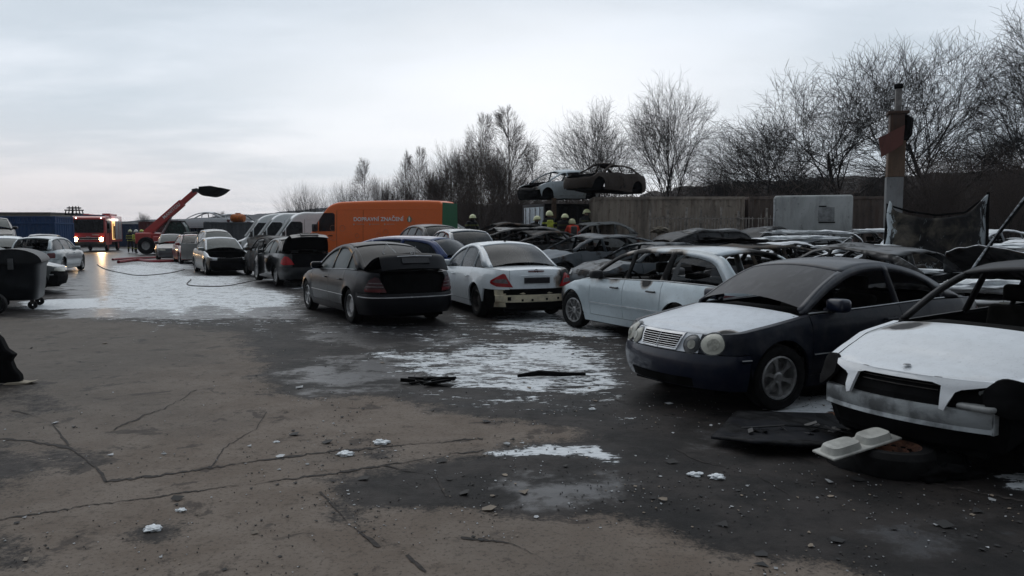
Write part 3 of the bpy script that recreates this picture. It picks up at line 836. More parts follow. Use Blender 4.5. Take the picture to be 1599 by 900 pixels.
    if 'plate' not in skip and rear != 'none':
        po = MB(); zc_ = zbm + .17 if sedan else zbm + .12
        for zc1 in (zc_,):
            pl_ = [(-.26, zc1 - .055), (.26, zc1 - .055), (.26, zc1 + .055), (-.26, zc1 + .055)]
            bx = MB(); pts = [c.pt(abs(u), z, .014, 1 if u > 0 else -1) for u, z in pl_]
            xx = min(p[0] for p in pts) - .012
            bx.box(xx, xx + .03, -.26, .26, zc1 - .055, zc1 + .055)
            if trunk: bx.V = [(v[0] - hx, v[1], v[2] - hz_) for v in bx.V]
            bx.build('number_plate', PLATE, lid)
            tb = MB(); tb.tube([(xx + .012, -.33, zc1 + .09), (xx + .0, 0, zc1 + .095), (xx + .012, .33, zc1 + .09)], .009, 5)
            if trunk: tb.V = [(v[0] - hx, v[1], v[2] - hz_) for v in tb.V]
            tb.build('handle_trim', CHROME if rear == 'merc220' else body, lid)
            if rear.startswith('merc'):
                st_ = MB(); zc2 = zc1 + .175; xs2 = c.pt(0, zc2, .012)[0]
                st_.tube([(xs2, .035 * math.cos(a), zc2 + .035 * math.sin(a)) for a in np.linspace(0, 2 * math.pi, 17)], .005, 5, False)
                for a in (math.pi / 2, math.pi * 7 / 6, math.pi * 11 / 6): st_.tube([(xs2, 0, zc2), (xs2, .034 * math.cos(a), zc2 + .034 * math.sin(a))], .0045, 4)
                if trunk: st_.V = [(v[0] - hx, v[1], v[2] - hz_) for v in st_.V]
                st_.build('emblem', DIMTRIM if trunk else BLACK, lid)
    return root, c
# ---------------------------------------------------------------- ground
def Pg(pts): return np.array([G(u, v) for u, v in pts])
def sdf(P, X, Y):
    """signed distance to a polygon, positive inside"""
    d = np.full(X.shape, 1e9); ins = np.zeros(X.shape, bool); n = len(P)
    for i in range(n):
        a, c = P[i], P[(i + 1) % n]; e = c - a; wx, wy = X - a[0], Y - a[1]
        t = np.clip((wx * e[0] + wy * e[1]) / (e @ e + 1e-12), 0, 1)
        d = np.minimum(d, np.hypot(wx - e[0] * t, wy - e[1] * t))
        cnd = ((a[1] <= Y) & (c[1] > Y)) | ((c[1] <= Y) & (a[1] > Y))
        with np.errstate(divide='ignore', invalid='ignore'):
            xi = a[0] + (Y - a[1]) / (c[1] - a[1] + 1e-12) * e[0]
        ins ^= cnd & (X < xi)
    return np.where(ins, d, -d)
us = np.r_[-30, -12, -6, -3, -1.8, -1.2, np.linspace(-.80, .80, 330), 1.2, 1.8, 3, 6, 12, 30]
ys = np.r_[.15, .8, 1.6, 2.4, 3.0, np.geomspace(3.3, 90, 330), 110, 140, 200, 300, 500, 900]
UU, YY = np.meshgrid(us, ys); XX = np.clip(UU * np.maximum(YY, 2.0), -1200 + UU, 1200 + UU); ZZ = gz(XX, YY)
FOAM = [  # photo outline of each foam patch (as it lies on the ground), coverage
 ([(150, 416), (225, 410), (300, 420), (312, 430), (395, 430), (402, 447), (440, 452), (478, 462), (480, 474), (462, 484), (440, 488), (418, 482), (395, 492), (372, 500), (350, 488), (322, 480), (300, 494), (286, 503), (262, 500), (236, 486), (205, 492), (170, 484), (140, 492), (110, 480), (85, 483), (130, 470), (148, 452), (140, 435)], .50),
 ([(262, 494), (285, 480), (300, 482), (272, 504), (216, 534), (208, 535)], .95),
 ([(120, 484), (480, 478), (520, 500), (430, 510), (300, 512), (130, 502)], .16),
 ([(392, 500), (410, 505), (440, 522), (425, 530), (400, 518)], .5), ([(460, 500), (500, 506), (520, 520), (480, 516)], .3),
 ([(20, 470), (95, 466), (175, 464), (180, 480), (70, 486), (15, 484)], .8),
 ([(385, 510), (400, 512), (425, 520), (418, 528), (398, 522)], .6),
 ([(330, 480), (352, 484), (372, 496), (362, 501)], .95),
 ([(545, 552), (610, 545), (690, 548), (752, 532), (840, 533), (880, 520), (925, 536), (965, 552), (985, 590), (985, 606), (935, 618), (880, 622), (820, 612), (745, 612), (690, 605), (655, 590), (600, 578), (585, 562)], .40),
 ([(757, 538), (840, 530), (930, 548), (960, 570), (880, 575), (790, 560)], .55),
 ([(700, 604), (790, 600), (850, 588), (900, 592), (860, 618), (780, 612)], .6),
 ([(725, 706), (770, 700), (850, 690), (930, 692), (960, 700), (985, 724), (960, 728), (900, 718), (820, 716), (750, 712)], .62),
 ([(695, 488), (735, 490), (742, 500), (700, 499)], .7),
 ([(760, 492), (860, 470), (890, 500), (960, 510), (985, 522), (950, 532), (880, 528), (810, 520), (750, 512)], .46),
 ([(1195, 642), (1225, 618), (1300, 612), (1320, 640), (1306, 657), (1240, 655)], 1.0),
 ([(1120, 640), (1200, 637), (1185, 645), (1120, 645)], .5),
 ([(1535, 742), (1599, 728), (1700, 728), (1700, 780), (1570, 768)], .55),
 ([(1440, 705), (1500, 715), (1520, 728), (1470, 720)], .6),
 ([(480, 560), (520, 555), (530, 565), (490, 566)], .3),
 ([(340, 428), (520, 440), (600, 470), (480, 462)], .35),
 ([(700, 500), (990, 505), (1000, 640), (860, 650), (640, 620), (560, 560)], .14),
 ([(620, 620), (760, 625), (820, 645), (700, 640)], .2), ([(900, 655), (1010, 640), (1100, 655), (1000, 670)], .12), ([(1250, 640), (1330, 650), (1300, 662)], .5),
 ([(470, 500), (700, 505), (680, 530), (480, 525)], .10), ([(980, 470), (1300, 440), (1500, 480), (1300, 600)], .3),
 ([(200, 405), (330, 408), (330, 424), (180, 418)], .4),
]
DARK = [([(-900, 501), (-200, 500), (100, 497), (260, 507), (360, 520), (395, 560), (405, 612), (470, 622), (560, 620), (640, 628), (720, 650), (830, 664), (900, 668), (900, 682), (820, 690), (745, 705), (690, 720), (655, 722), (560, 738), (505, 765), (520, 785), (640, 798), (760, 803), (880, 808), (955, 812), (1010, 830), (1050, 850), (1130, 868), (1180, 872), (1300, 885), (1420, 930), (3200, 960), (2600, 368), (-900, 368)], 1.),
 ([(385, 612), (430, 612), (430, 620), (400, 618)], .6), ([(520, 708), (600, 700), (590, 712), (525, 715)], .8), ([(510, 738), (565, 735), (560, 752), (520, 750)], .9), ([(195, 832), (240, 808), (275, 822), (270, 848), (215, 852)], 1.), ([(60, 690), (150, 705), (160, 725), (120, 735), (80, 720)], .5),
 ([(-40, 680), (20, 690), (60, 730), (30, 780), (-40, 790)], .5), ([(-30, 600), (60, 600), (100, 640), (20, 655)], .35), ([(500, 770), (540, 790), (600, 850), (590, 858), (540, 825)], .7), ([(-20, 830), (40, 840), (50, 880), (-20, 890)], .5)]
PUD = [([(430, 578), (470, 562), (600, 550), (660, 560), (650, 600), (640, 618), (470, 615), (425, 600)], .42), ([(690, 752), (760, 742), (850, 735), (960, 735), (1010, 760), (960, 790), (800, 795), (700, 775)], .36),
 ([(640, 560), (800, 540), (960, 560), (900, 600), (700, 598)], .55), ([(60, 385), (500, 395), (480, 500), (60, 500)], .75), ([(1050, 665), (1300, 665), (1300, 720), (1080, 700)], .5), ([(480, 500), (700, 510), (760, 540), (560, 545), (450, 530)], .5), ([(1350, 830), (1550, 800), (1599, 860), (1400, 890)], .3),
 ]
def field(polys, wd=.045):
    out = np.full(XX.shape, -1.)
    for P, g in polys:
        v = np.clip(sdf(Pg(P), XX, YY) / (wd * np.maximum(YY, 3)), -1, 1)
        out = np.maximum(out, np.where(v > 0, v * g, v))
    return out
fF, fD, fP = field(FOAM, .03), field(DARK, .055), field(PUD, .06)
V = np.stack([XX, YY, ZZ], -1).reshape(-1, 3); ny_, nx_ = XX.shape
I = np.arange(ny_ * nx_).reshape(ny_, nx_)
Fq = np.stack([I[:-1, :-1], I[:-1, 1:], I[1:, 1:], I[1:, :-1]], -1).reshape(-1, 4)
me = bpy.data.meshes.new('yard_pavement')
me.vertices.add(len(V)); me.vertices.foreach_set('co', V.ravel())
me.loops.add(Fq.size); me.loops.foreach_set('vertex_index', Fq.ravel()); me.polygons.add(len(Fq))
me.polygons.foreach_set('loop_start', np.arange(0, Fq.size, 4)); me.update(calc_edges=True)
for nm, f in (('foam', fF), ('dark', fD), ('wet', fP)):
    a = me.attributes.new(nm, 'FLOAT', 'POINT'); a.data.foreach_set('value', f.ravel().astype(np.float32))
me.polygons.foreach_set('use_smooth', [True] * len(me.polygons))
gm, b, p = new_mat('yard_surface')
co = b.n('ShaderNodeNewGeometry').outputs['Position']
def attr(n): return b.n('ShaderNodeAttribute', attribute_name=n).outputs['Fac']
n_l = b.noise(co, .35, 6, .6, .3); n_m = b.noise(co, 1.7, 7, .62, .3); n_h = b.noise(co, 9., 6, .65); n_f = b.noise(co, 38., 5, .75); n_x = b.noise(co, 260., 2, .6)
base = b.mix(b.ss(n_m, .35, .65), (.150, .118, .094), (.195, .160, .132))
base = b.mix(b.m('MULTIPLY', b.ss(n_l, .48, .64), .5), base, (.110, .092, .078))
base = b.mix(b.m('MULTIPLY', b.ss(n_h, .55, .70), .55), base, (.060, .050, .043))
base = b.mix(b.m('MULTIPLY', b.ss(n_f, .52, .64), .75), base, (.055, .046, .040))
base = b.mix(b.m('MULTIPLY', b.ss(n_x, .62, .72), .6), base, (.26, .25, .24))
spots = b.m('MULTIPLY', b.ss(b.noise(b.vm('ADD', co, (31., 7., 0)), 2.1, 7, .66, .5), .575, .64), .75)
base = b.mix(spots, base, (.045, .036, .032))
gsx = b.n('ShaderNodeSeparateXYZ'); b.set(gsx, 0, co)
leftgrey = b.m('MULTIPLY', b.ss(gsx.outputs[0], -2.0, -6.), .5)
base = b.mix(leftgrey, base, (.070, .070, .066))
dk = b.mix(b.ss(n_m, .36, .62), (.009, .008, .0078), (.032, .027, .025))
dk = b.mix(b.m('MULTIPLY', b.ss(n_h, .54, .68), .7), dk, (.010, .009, .009))
dk = b.mix(b.m('MULTIPLY', b.ss(n_f, .62, .74), .4), dk, (.07, .065, .06))
warp = b.m('ADD', b.m('MULTIPLY', b.m('SUBTRACT', n_m, .5), 2.6), b.m('MULTIPLY', b.m('SUBTRACT', n_h, .5), 1.3))
fd = b.ss(b.m('ADD', b.m('ADD', attr('dark'), b.m('MULTIPLY', warp, .95)), b.m('MULTIPLY', b.m('SUBTRACT', n_f, .5), 1.6)), -.30, .42)
wd = b.ss(b.m('ADD', attr('wet'), b.m('MULTIPLY', warp, .9)), -.02, .5)
c = b.mix(fd, base, dk)
c = b.mix(b.m('MULTIPLY', wd, .55), c, (.030, .030, .034))
st = b.noise(b.scale(co, 1.0, 2.3, 1), 2.4, 8, .68, .7); st2 = b.noise(b.scale(co, 1., 1.8, 1), 11., 6, .7, .4)
fn = b.m('ADD', b.m('MULTIPLY', st, .62), b.m('MULTIPLY', st2, .38))
fm = b.ss(b.m('ADD', fn, b.m('MULTIPLY', attr('foam'), .34)), .60, .645)
fmn = b.m('MULTIPLY', fm, b.ss(attr('foam'), -.7, -.05))
fc = b.mix(b.ss(st2, .30, .58), (.50, .53, .56), (.78, .81, .83))
thin = b.m('MULTIPLY', b.ss(attr('foam'), -.1, .5), b.ss(fn, .36, .6))
c = b.mix(b.m('MULTIPLY', thin, .25), c, (.20, .21, .22))
c = b.mix(fmn, c, fc)
b.set(p, 'Base Color', c)
rg = b.m('ADD', .58, b.m('MULTIPLY', n_h, .35)); rg = b.m('MULTIPLY', rg, b.m('SUBTRACT', 1., b.m('MULTIPLY', fd, .12)))
r2 = b.mix(b.m('MULTIPLY', wd, .9), rg, b.m('ADD', .16, b.m('MULTIPLY', n_h, .30))); r2 = b.mix(fmn, r2, .62)
b.set(p, 'Roughness', r2); b.set(p, 'Specular IOR Level', b.m('ADD', .16, b.m('MULTIPLY', wd, .26)))
hgt = b.m('ADD', b.m('MULTIPLY', n_h, .6), b.m('ADD', b.m('MULTIPLY', n_f, .4), b.m('MULTIPLY', fmn, b.m('ADD', 1.2, st2))))
hgt = b.m('MULTIPLY', hgt, b.m('SUBTRACT', 1., b.m('MULTIPLY', wd, .75)))
bump(b, p, hgt, .55, .02)
me.materials.append(gm); yard = bpy.data.objects.new('yard_pavement', me); link(yard); tag(yard, kind='structure')
far = simple('far_ground', (.05, .05, .045), .9)
o = mk('ground', [(-1280, -150, -.05), (1280, -150, -.05), (1280, 960, -.05), (-1280, 960, -.05)], [(0, 1, 2, 3)], far, ang=0); tag(o, kind='structure')

# cracks and slab joints: thin dark ribbons
cr = MB(); rc = random.Random(3)
for pts, wpx in (([(165, 752), (240, 744), (330, 731), (470, 711), (600, 698), (700, 690), (760, 684)], 2.4), ([(0, 812), (60, 803), (140, 790), (230, 779), (330, 764), (480, 746), (600, 728), (760, 702)], 1.3),
                 ([(165, 752), (155, 735), (140, 722), (110, 700), (40, 688), (-20, 684)], 2.2), ([(178, 671), (220, 652), (262, 636), (312, 606)], 2.), ([(500, 768), (530, 800), (548, 822), (575, 840), (596, 858)], 3.5), ([(635, 868), (650, 880), (668, 898)], 3.5),
                 ([(1050, 700), (1090, 720), (1180, 742), (1260, 790)], 1.2), ([(720, 840), (800, 850), (860, 880), (900, 900)], 1.3), ([(20, 640), (80, 660), (110, 700)], 1.5), ([(330, 731), (350, 700), (400, 670), (420, 640)], 1.1), ([(600, 728), (680, 745), (700, 780)], 1.4),
                 ([(1285, 728), (1400, 745), (1500, 765), (1599, 783), (1700, 800)], 2.5), ([(960, 625), (1100, 665), (1285, 728)], 1.)):
    W = []
    for a, c_ in zip(pts[:-1], pts[1:]):
        n = max(2, int(math.hypot(c_[0] - a[0], c_[1] - a[1]) / 5))
        for i in range(n): W.append(G(a[0] + (c_[0] - a[0]) * i / n + rc.uniform(-1, 1), a[1] + (c_[1] - a[1]) * i / n + rc.uniform(-.9, .9) + 2.4 * mnoise.noise(Vector((a[0] * .01 + i * .35, wpx, 0)))))
    rows = []
    for i, q in enumerate(W):
        dq = (W[min(i + 1, len(W) - 1)] - W[max(i - 1, 0)]); dq = dq / (np.linalg.norm(dq) + 1e-9); nn = np.array([-dq[1], dq[0]])
        hw = wpx * q[1] / FPX * rc.uniform(.4, 1.0) * max(.06, 1.0 + 1.7 * mnoise.noise(Vector((q[0] * 2.2, q[1] * 2.2, wpx)))) * (2.0 if abs(dq[0]) > .8 else 1)
        rows.append([(q[0] + nn[0] * hw, q[1] + nn[1] * hw, gz(q[0], q[1]) + .004), (q[0] - nn[0] * hw, q[1] - nn[1] * hw, gz(q[0], q[1]) + .004)])
    cr.grid(rows)
o = cr.build('pavement_cracks', simple('crack_dirt', (.030, .024, .021), .9, var=.6, scale=20), ang=0); tag(o, kind='structure')

# ---------------------------------------------------------------- hills
def ridge(name, y0, prof, m, depth=160, bump_=1., seed=0, kind='structure'):
    xs = np.arange(prof[0][0], prof[-1][0], y0 / 500 * 2.2); zs = np.interp(xs, [q[0] for q in prof], [q[1] for q in prof])
    r = np.random.RandomState(seed); rows = []
    k = np.convolve(r.rand(len(xs) + 8), np.ones(5) / 5, 'same')[4:-4]; fine = r.rand(len(xs))
    for j, (fy, fz) in enumerate(((0, 0), (.1, .35), (.25, .65), (.5, .9), (.8, 1.0), (1.0, 1.0), (1.3, .5))):
        nz = (k * 1.4 + fine * .8) * bump_ * (fz)
        rows.append([(x, y0 + depth * fy, max(-.5, z * fz + q)) for x, z, q in zip(xs, zs, nz)])
    mb = MB(); mb.grid(rows); o = mb.build(name, m, ang=0); tag(o, kind=kind); return o
def hx(u, d): return (u - 800) / FPX * d
def hz_(v, d): return CAMH + (HZ - v) / FPX * d
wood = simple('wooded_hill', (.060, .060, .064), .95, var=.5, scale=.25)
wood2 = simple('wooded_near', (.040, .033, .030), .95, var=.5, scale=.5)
D = 620
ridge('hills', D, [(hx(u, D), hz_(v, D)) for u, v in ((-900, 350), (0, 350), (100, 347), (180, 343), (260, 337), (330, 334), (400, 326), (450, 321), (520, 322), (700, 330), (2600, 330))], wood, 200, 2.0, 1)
D = 330
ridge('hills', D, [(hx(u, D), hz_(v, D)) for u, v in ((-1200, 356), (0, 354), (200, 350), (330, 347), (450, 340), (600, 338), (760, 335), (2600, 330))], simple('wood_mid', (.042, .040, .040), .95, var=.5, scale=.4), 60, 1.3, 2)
D = 105
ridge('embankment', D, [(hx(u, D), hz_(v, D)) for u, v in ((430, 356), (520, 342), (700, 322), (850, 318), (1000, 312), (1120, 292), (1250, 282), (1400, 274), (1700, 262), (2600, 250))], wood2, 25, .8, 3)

# ---------------------------------------------------------------- bare trees
def seg_mesh(name, segs, m, parent, sides=3):
    S = np.array(segs)  # x0 y0 z0 x1 y1 z1 r0 r1
    a, c, r0, r1 = S[:, :3], S[:, 3:6], S[:, 6], S[:, 7]
    d = c - a; d /= (np.linalg.norm(d, axis=1)[:, None] + 1e-9)
    ref = np.where(np.abs(d[:, 2:3]) < .9, [[0, 0, 1.]], [[1., 0, 0]]); u = np.cross(d, ref); u /= np.linalg.norm(u, axis=1)[:, None]; v = np.cross(d, u)
    n = len(S); VV = np.zeros((n, 2 * sides, 3))
    for k in range(sides):
        t = 2 * math.pi * k / sides; o = u * math.cos(t) + v * math.sin(t)
        VV[:, k] = a + o * r0[:, None]; VV[:, sides + k] = c + o * r1[:, None]
    base = (np.arange(n) * 2 * sides)[:, None, None]
    Q = np.array([[k, (k + 1) % sides, sides + (k + 1) % sides, sides + k] for k in range(sides)])[None] + base
    Q = Q.reshape(-1, 4); me = bpy.data.meshes.new(name)
    me.vertices.add(n * 2 * sides); me.vertices.foreach_set('co', VV.ravel())
    me.loops.add(Q.size); me.loops.foreach_set('vertex_index', Q.ravel()); me.polygons.add(len(Q)); me.polygons.foreach_set('loop_start', np.arange(0, Q.size, 4))
    me.polygons.foreach_set('use_smooth', [True] * len(Q)); me.update(calc_edges=True)
    me.materials.append(m); o = bpy.data.objects.new(name, me); link(o, parent); return o
def tree_proto(style, seed, bark, twig, H=10., sp=1.):
    """unit tree of height about H at the origin; trunk and main limbs in one mesh, the crown of finer branches in another"""
    r = random.Random(seed); T = []; C = []
    def rv(s_): return Vector((r.gauss(0, s_), r.gauss(0, s_), r.gauss(0, s_)))
    def grow(p, d, ln, rad, lv, mx):
        n = 3 if lv < 3 else 2; 
        for i in range(n):
            bend = {'round': .13, 'birch': .10, 'bush': .12, 'poplar': .08}[style]; zb_ = .02 * (1 - sp)
            d = (d + rv(bend) + Vector((0, 0, {'round': .02, 'birch': (.10 if lv < 3 else -.03), 'bush': .05, 'poplar': .10}[style] + zb_))).normalized()
            q = p + d * (ln / n); r1 = rad * (.86 if i < n - 1 else .72)
            (T if lv < (3 if style == 'bush' else 2) else C).append((*p, *q, rad, r1)); p = q; rad = r1
            if lv == mx and style == 'round':
                for _ in range(1):
                    nd = (d + rv(.55)).normalized(); e_ = p + nd * ln * r.uniform(.35, .7); C.append((*p, *e_, .006, .003))
            if lv < mx and (i > 0 or lv > 1):
                k = (2 if lv < 4 else r.choice((2, 2, 3) if style == 'round' else (1, 2, 2)))
                for _ in range(k):
                    ax = d.cross(rv(1)).normalized(); an = {'round': r.uniform(.30, .85), 'birch': r.uniform(.25, .6), 'bush': r.uniform(.25, .7), 'poplar': r.uniform(.15, .5)}[style] * (.75 + .25 * sp)
                    nd = (d * math.cos(an) + ax * math.sin(an)).normalized()
                    if nd.z < -.2 and style != 'birch': nd.z *= .2
                    grow(p, nd, ln * r.uniform(.62, .82), max(rad * r.uniform(.5, .7), .006), lv + 1, mx)
        if lv < mx: grow(p, d, ln * .72, max(rad * .8, .006), lv + 1, mx)
    if style == 'round':
        p = Vector((0, 0, -.3)); d = Vector((0, 0, 1)); rad = .23; n = 12
        for i in range(n):
            d = (d + rv(.07) + Vector((0, 0, .08))).normalized(); q = p + d * (H * .58 / n); T.append((*p, *q, rad, rad * .88)); p = q; rad *= .88
            if i > 2:
                for _ in range(1 + (i % 3 == 0)):
                    a = r.uniform(0, 6.28); t = r.uniform(.7, 2.0) * sp * (1.25 - i / n * .7)
                    grow(p, Vector((math.cos(a) * t, math.sin(a) * t, 1)).normalized(), H * .27 * (1.15 - .35 * i / n), rad * .5, 2, 5)
    elif style == 'birch':
        p = Vector((0, 0, -.2)); rad = .13; d = Vector((0, 0, 1)); n = 14
        for i in range(n):
            d = (d + rv(.03) + Vector((0, 0, .1))).normalized(); q = p + d * (H * .95 / n); T.append((*p, *q, rad, rad * .91)); p = q; rad *= .9
            if i > 2:
                for _ in range(2):
                    a = r.uniform(0, 6.28); grow(p, Vector((math.cos(a), math.sin(a), r.uniform(.7, 1.5))).normalized(), H * .23 * (1.2 - i / n), rad * .35 + .008, 2, 5)
    elif style == 'poplar':
        for k in range(5):
            a = r.uniform(0, 6.28); grow(Vector((math.cos(a) * .3, math.sin(a) * .3, -.2)), Vector((math.cos(a) * .16, math.sin(a) * .16, 1)).normalized(), H * .36, .09, 1, 5)
    else:
        for k in range(15):
            a = r.uniform(0, 6.28); t = r.uniform(.1, 1.2) * sp; grow(Vector((math.cos(a) * .35, math.sin(a) * .35, -.2)), Vector((math.cos(a) * t, math.sin(a) * t, 1)).normalized(), H * .34, .06, 2, 5)
    zmax = max(s_[5] for s_ in C)
    sc = H / zmax
    T = [tuple(v * sc for v in s_[:6]) + s_[6:] for s_ in T]; C = [tuple(v * sc for v in s_[:6]) + s_[6:] for s_ in C]
    wr = np.percentile(np.hypot([s_[3] for s_ in C], [s_[4] for s_ in C]), 97)
    return T, C, wr
BARK = simple('bark_dark', (.028, .025, .023), .9, var=.4); TWIG = simple('twigs_dark', (.026, .023, .022), .9, var=.3)
BARKB = simple('bark_birch', (.22, .20, .19), .8, var=.6, scale=8); TWIGB = simple('twigs_birch', (.085, .062, .055), .9, var=.3)
TWIGR = simple('twigs_brown', (.085, .066, .058), .9, var=.3)
PROTO = {}
def tree(kind, style, seed, u, v0, vt, d, wpx, label, group='bare trees behind the yard', bark=None, twig=None):
    """stand a tree at photo column u, distance d, top at row vt, crown wpx wide"""
    z0 = gz(hx(u, d), d); z0 = max(z0, hz_(v0, d)) if v0 else z0
    H = hz_(vt, d) - z0; Wd = wpx / FPX * d
    root = empty(kind, (hx(u, d), d, z0), rnd.uniform(0, 6.28), label, 'tree', group)
    want = Wd / 2 / H / ({'round': .74, 'birch': .35, 'bush': .74, 'poplar': .33}[style])
    sp = min(1., max(.2, round(want * 4) / 4)) if style in ('round', 'bush') else 1.
    key = (style, seed, bark.name if bark else '', twig.name if twig else '', sp)
    if key not in PROTO:
        T, C, wr = tree_proto(style, seed, bark, twig, 10., sp)
        a = seg_mesh('trunk', T, bark or BARK, root, 6); c = seg_mesh('crown', C, twig or TWIG, root, 3); PROTO[key] = (a, c, wr, len(C))
    else:
        for o in PROTO[key][:2]:
            q = o.copy(); COL.objects.link(q); q.parent = root
    wr = PROTO[key][2]; s_ = Wd / 2 / wr
    root.scale = (s_, s_, H / 10.)
    return root
TL = tree
TL('bare_tree', 'round', 11, 1300, 0, 98, 50, 430, 'wide bare tree with arching limbs behind the pale grey box body')
TL('bare_tree', 'round', 12, 1458, 0, 58, 48, 420, 'tallest spreading bare tree, standing behind the rusty stacked pillar', bark=BARK)
TL('bare_tree', 'round', 13, 1640, 0, -25, 40, 330, 'bare tree whose thin branches enter at the upper corner beyond the pillar')
TL('bare_tree', 'round', 14, 1195, 0, 170, 55, 260, 'low bushy bare tree between the domed tree and the wide arching one')
TL('bare_tree', 'round', 15, 1570, 0, 150, 55, 240, 'dark bare tree behind the burnt hanging sheet')
TL('bare_tree', 'round', 16, 1042, 0, 104, 47, 185, 'domed bare tree rising behind the beige container and the stacked burnt car', bark=BARK)
TL('bare_tree', 'round', 14, 935, 0, 158, 50, 170, 'loose twiggy bare tree right behind the two wrecks on the containers')
TL('birch_tree', 'birch', 21, 797, 0, 165, 62, 120, 'tallest birch with drooping twigs beside the white container door', bark=BARKB, twig=TWIGB)
TL('birch_tree', 'birch', 22, 752, 0, 176, 64, 90, 'slender birch standing over the green rear of the orange van', bark=BARKB, twig=TWIGB)
TL('birch_tree', 'birch', 23, 835, 0, 222, 60, 70, 'shorter drooping birch nearest the stacked silver wreck', bark=BARKB, twig=TWIGB)
TL('birch_tree', 'birch', 22, 655, 0, 228, 68, 60, 'thin birch behind the middle of the orange van', bark=BARKB, twig=TWIGB)
TL('birch_tree', 'birch', 21, 636, 0, 233, 70, 50, 'thin twin birch just beside the one behind the orange van roof', bark=BARKB, twig=TWIGB)
TL('birch_tree', 'birch', 23, 573, 0, 246, 78, 60, 'birch rising from the thicket behind the front of the orange van', bark=BARKB, twig=TWIGB)
TL('bare_tree', 'poplar', 31, 718, 0, 212, 58, 110, 'dense upright brown tree behind the rear half of the orange van', twig=TWIGR)
TL('bare_tree', 'poplar', 32, 778, 0, 222, 56, 100, 'dense upright brown tree below the tallest birch', twig=TWIGR)
TL('bare_tree', 'poplar', 31, 685, 0, 252, 60, 90, 'low brown tree filling the gap between van roof and thin birches', twig=TWIGR)
TL('bare_tree', 'bush', 33, 482, 0, 279, 62, 95, 'rounded bare bush behind the roofs of the white vans', twig=TWIG)
TL('bare_tree', 'bush', 33, 540, 0, 274, 66, 90, 'rounded bare bush behind the cab of the orange van', twig=TWIGR)
TL('bare_tree', 'bush', 34, 590, 0, 268, 70, 80, 'shaggy brown bush behind the lettering of the orange van', twig=TWIGR)
TL('bare_tree', 'poplar', 32, 622, 0, 272, 68, 70, 'small pale brown tree between bushes behind the orange van', twig=TWIGB)
TL('bare_tree', 'bush', 34, 820, 0, 262, 50, 90, 'tangled bush just beside the white container door', twig=TWIGR)
TL('bare_tree', 'bush', 34, 745, 0, 268, 48, 110, 'tangled bush behind the green rear end of the van', twig=TWIGR)
TL('bare_tree', 'bush', 33, 1120, 0, 232, 44, 120, 'low thorny bush behind the middle of the beige container', twig=TWIG)
TL('bare_tree', 'bush', 34, 1240, 0, 240, 42, 130, 'low thorny bush behind the top edge of the grey box body', twig=TWIG)
TL('bare_tree', 'bush', 33, 1360, 0, 236, 40, 110, 'dark bush hugging the foot of the stacked pillar', twig=TWIG)
TL('bare_tree', 'bush', 34, 1470, 0, 215, 38, 170, 'dark brown bush behind the burnt hanging sheet', twig=TWIGR)
TL('bare_tree', 'bush', 33, 1580, 0, 220, 36, 190, 'dark brown bush behind the foam covered white cars', twig=TWIGR)
TL('bare_tree', 'round', 14, 227, 0, 330, 260, 22, 'tiny round tree on the distant ridge over the red loader boom', 'trees on the distant ridge')
TL('bare_tree', 'round', 14, 178, 0, 334, 300, 22, 'tiny tree on the distant ridge over the fire engine', 'trees on the distant ridge')
TL('bare_tree', 'round', 11, 345, 0, 328, 240, 30, 'tiny wide tree on the distant ridge behind the orange tank', 'trees on the distant ridge')
# impenetrable undergrowth along the embankment
def thicket():
    r = random.Random(5); S = []
    for k in range(5200):
        u = r.uniform(650, 1720); d = r.uniform(38, 60) if u > 900 else r.uniform(52, 66)
        x = hx(u, d); z0 = gz(x, d)
        top = np.interp(u, [650, 700, 860, 1000, 1130, 1300, 1400, 1450, 1700], [338, 290, 285, 300, 290, 288, 280, 245, 235])
        h = (hz_(top, d) - z0) * r.uniform(.35, 1.05); p = Vector((x, d, z0)); dd = Vector((r.gauss(0, .22), r.gauss(0, .22), 1)).normalized(); rad = .03
        for i in range(4):
            q = p + dd * h / 4; S.append((*p, *q, rad, rad * .7)); p = q; rad *= .7; dd = (dd + Vector((r.gauss(0, .25), r.gauss(0, .25), .1))).normalized()
            if i: 
                e = p + Vector((r.gauss(0, .35), r.gauss(0, .35), r.uniform(.1, .6))) ; S.append((*p, *e, .014, .007))
                e = p + Vector((r.gauss(0, .35), r.gauss(0, .35), r.uniform(.1, .6))) ; S.append((*p, *e, .014, .007))
    o = seg_mesh('undergrowth', S, TWIGR, None, 3); tag(o, kind='stuff')
    return o
thicket()

# ---------------------------------------------------------------- vehicles: the cars seen close
WHITE_ASH = paint('ash_white_paint', (.64, .68, .73), .38, coat=.25, dust=.12, burns=((1.98, .66, .74, .11),))
NAVY = paint('navy_paint', (.004, .0065, .015), .34, soot=.30, coat=.12, dust=.15, spec=.2)
NAVYB = paint('navy_bumper', (.006, .010, .026), .3, soot=.2, coat=.5, dust=.1)
build_car('coupe', 3.38, 8.66, 210.2, 'dark blue two-door coupe with white bonnet and round milky headlights', 'car', 'wrecks parked at the yard edge',
          body=NAVY, roof=paint('navy_roof', (.010, .014, .026), .42, coat=.2, dust=.35), hood=WHITE_ASH, bump_m=NAVYB, gl=('dust', None, 'dust'), front='merc', rim='six', strip=('full',), mirror_m=NAVYB, steer=-.12, skip=('side_window',))
WHITE = paint('white_paint', (.70, .73, .76), .3, coat=.6, dust=.1, burns=((1.30, -.5, .98, .16),))
WSOOT = paint('white_to_black_paint', (.012, .012, .014), .6, soot=.3, coat=.1)
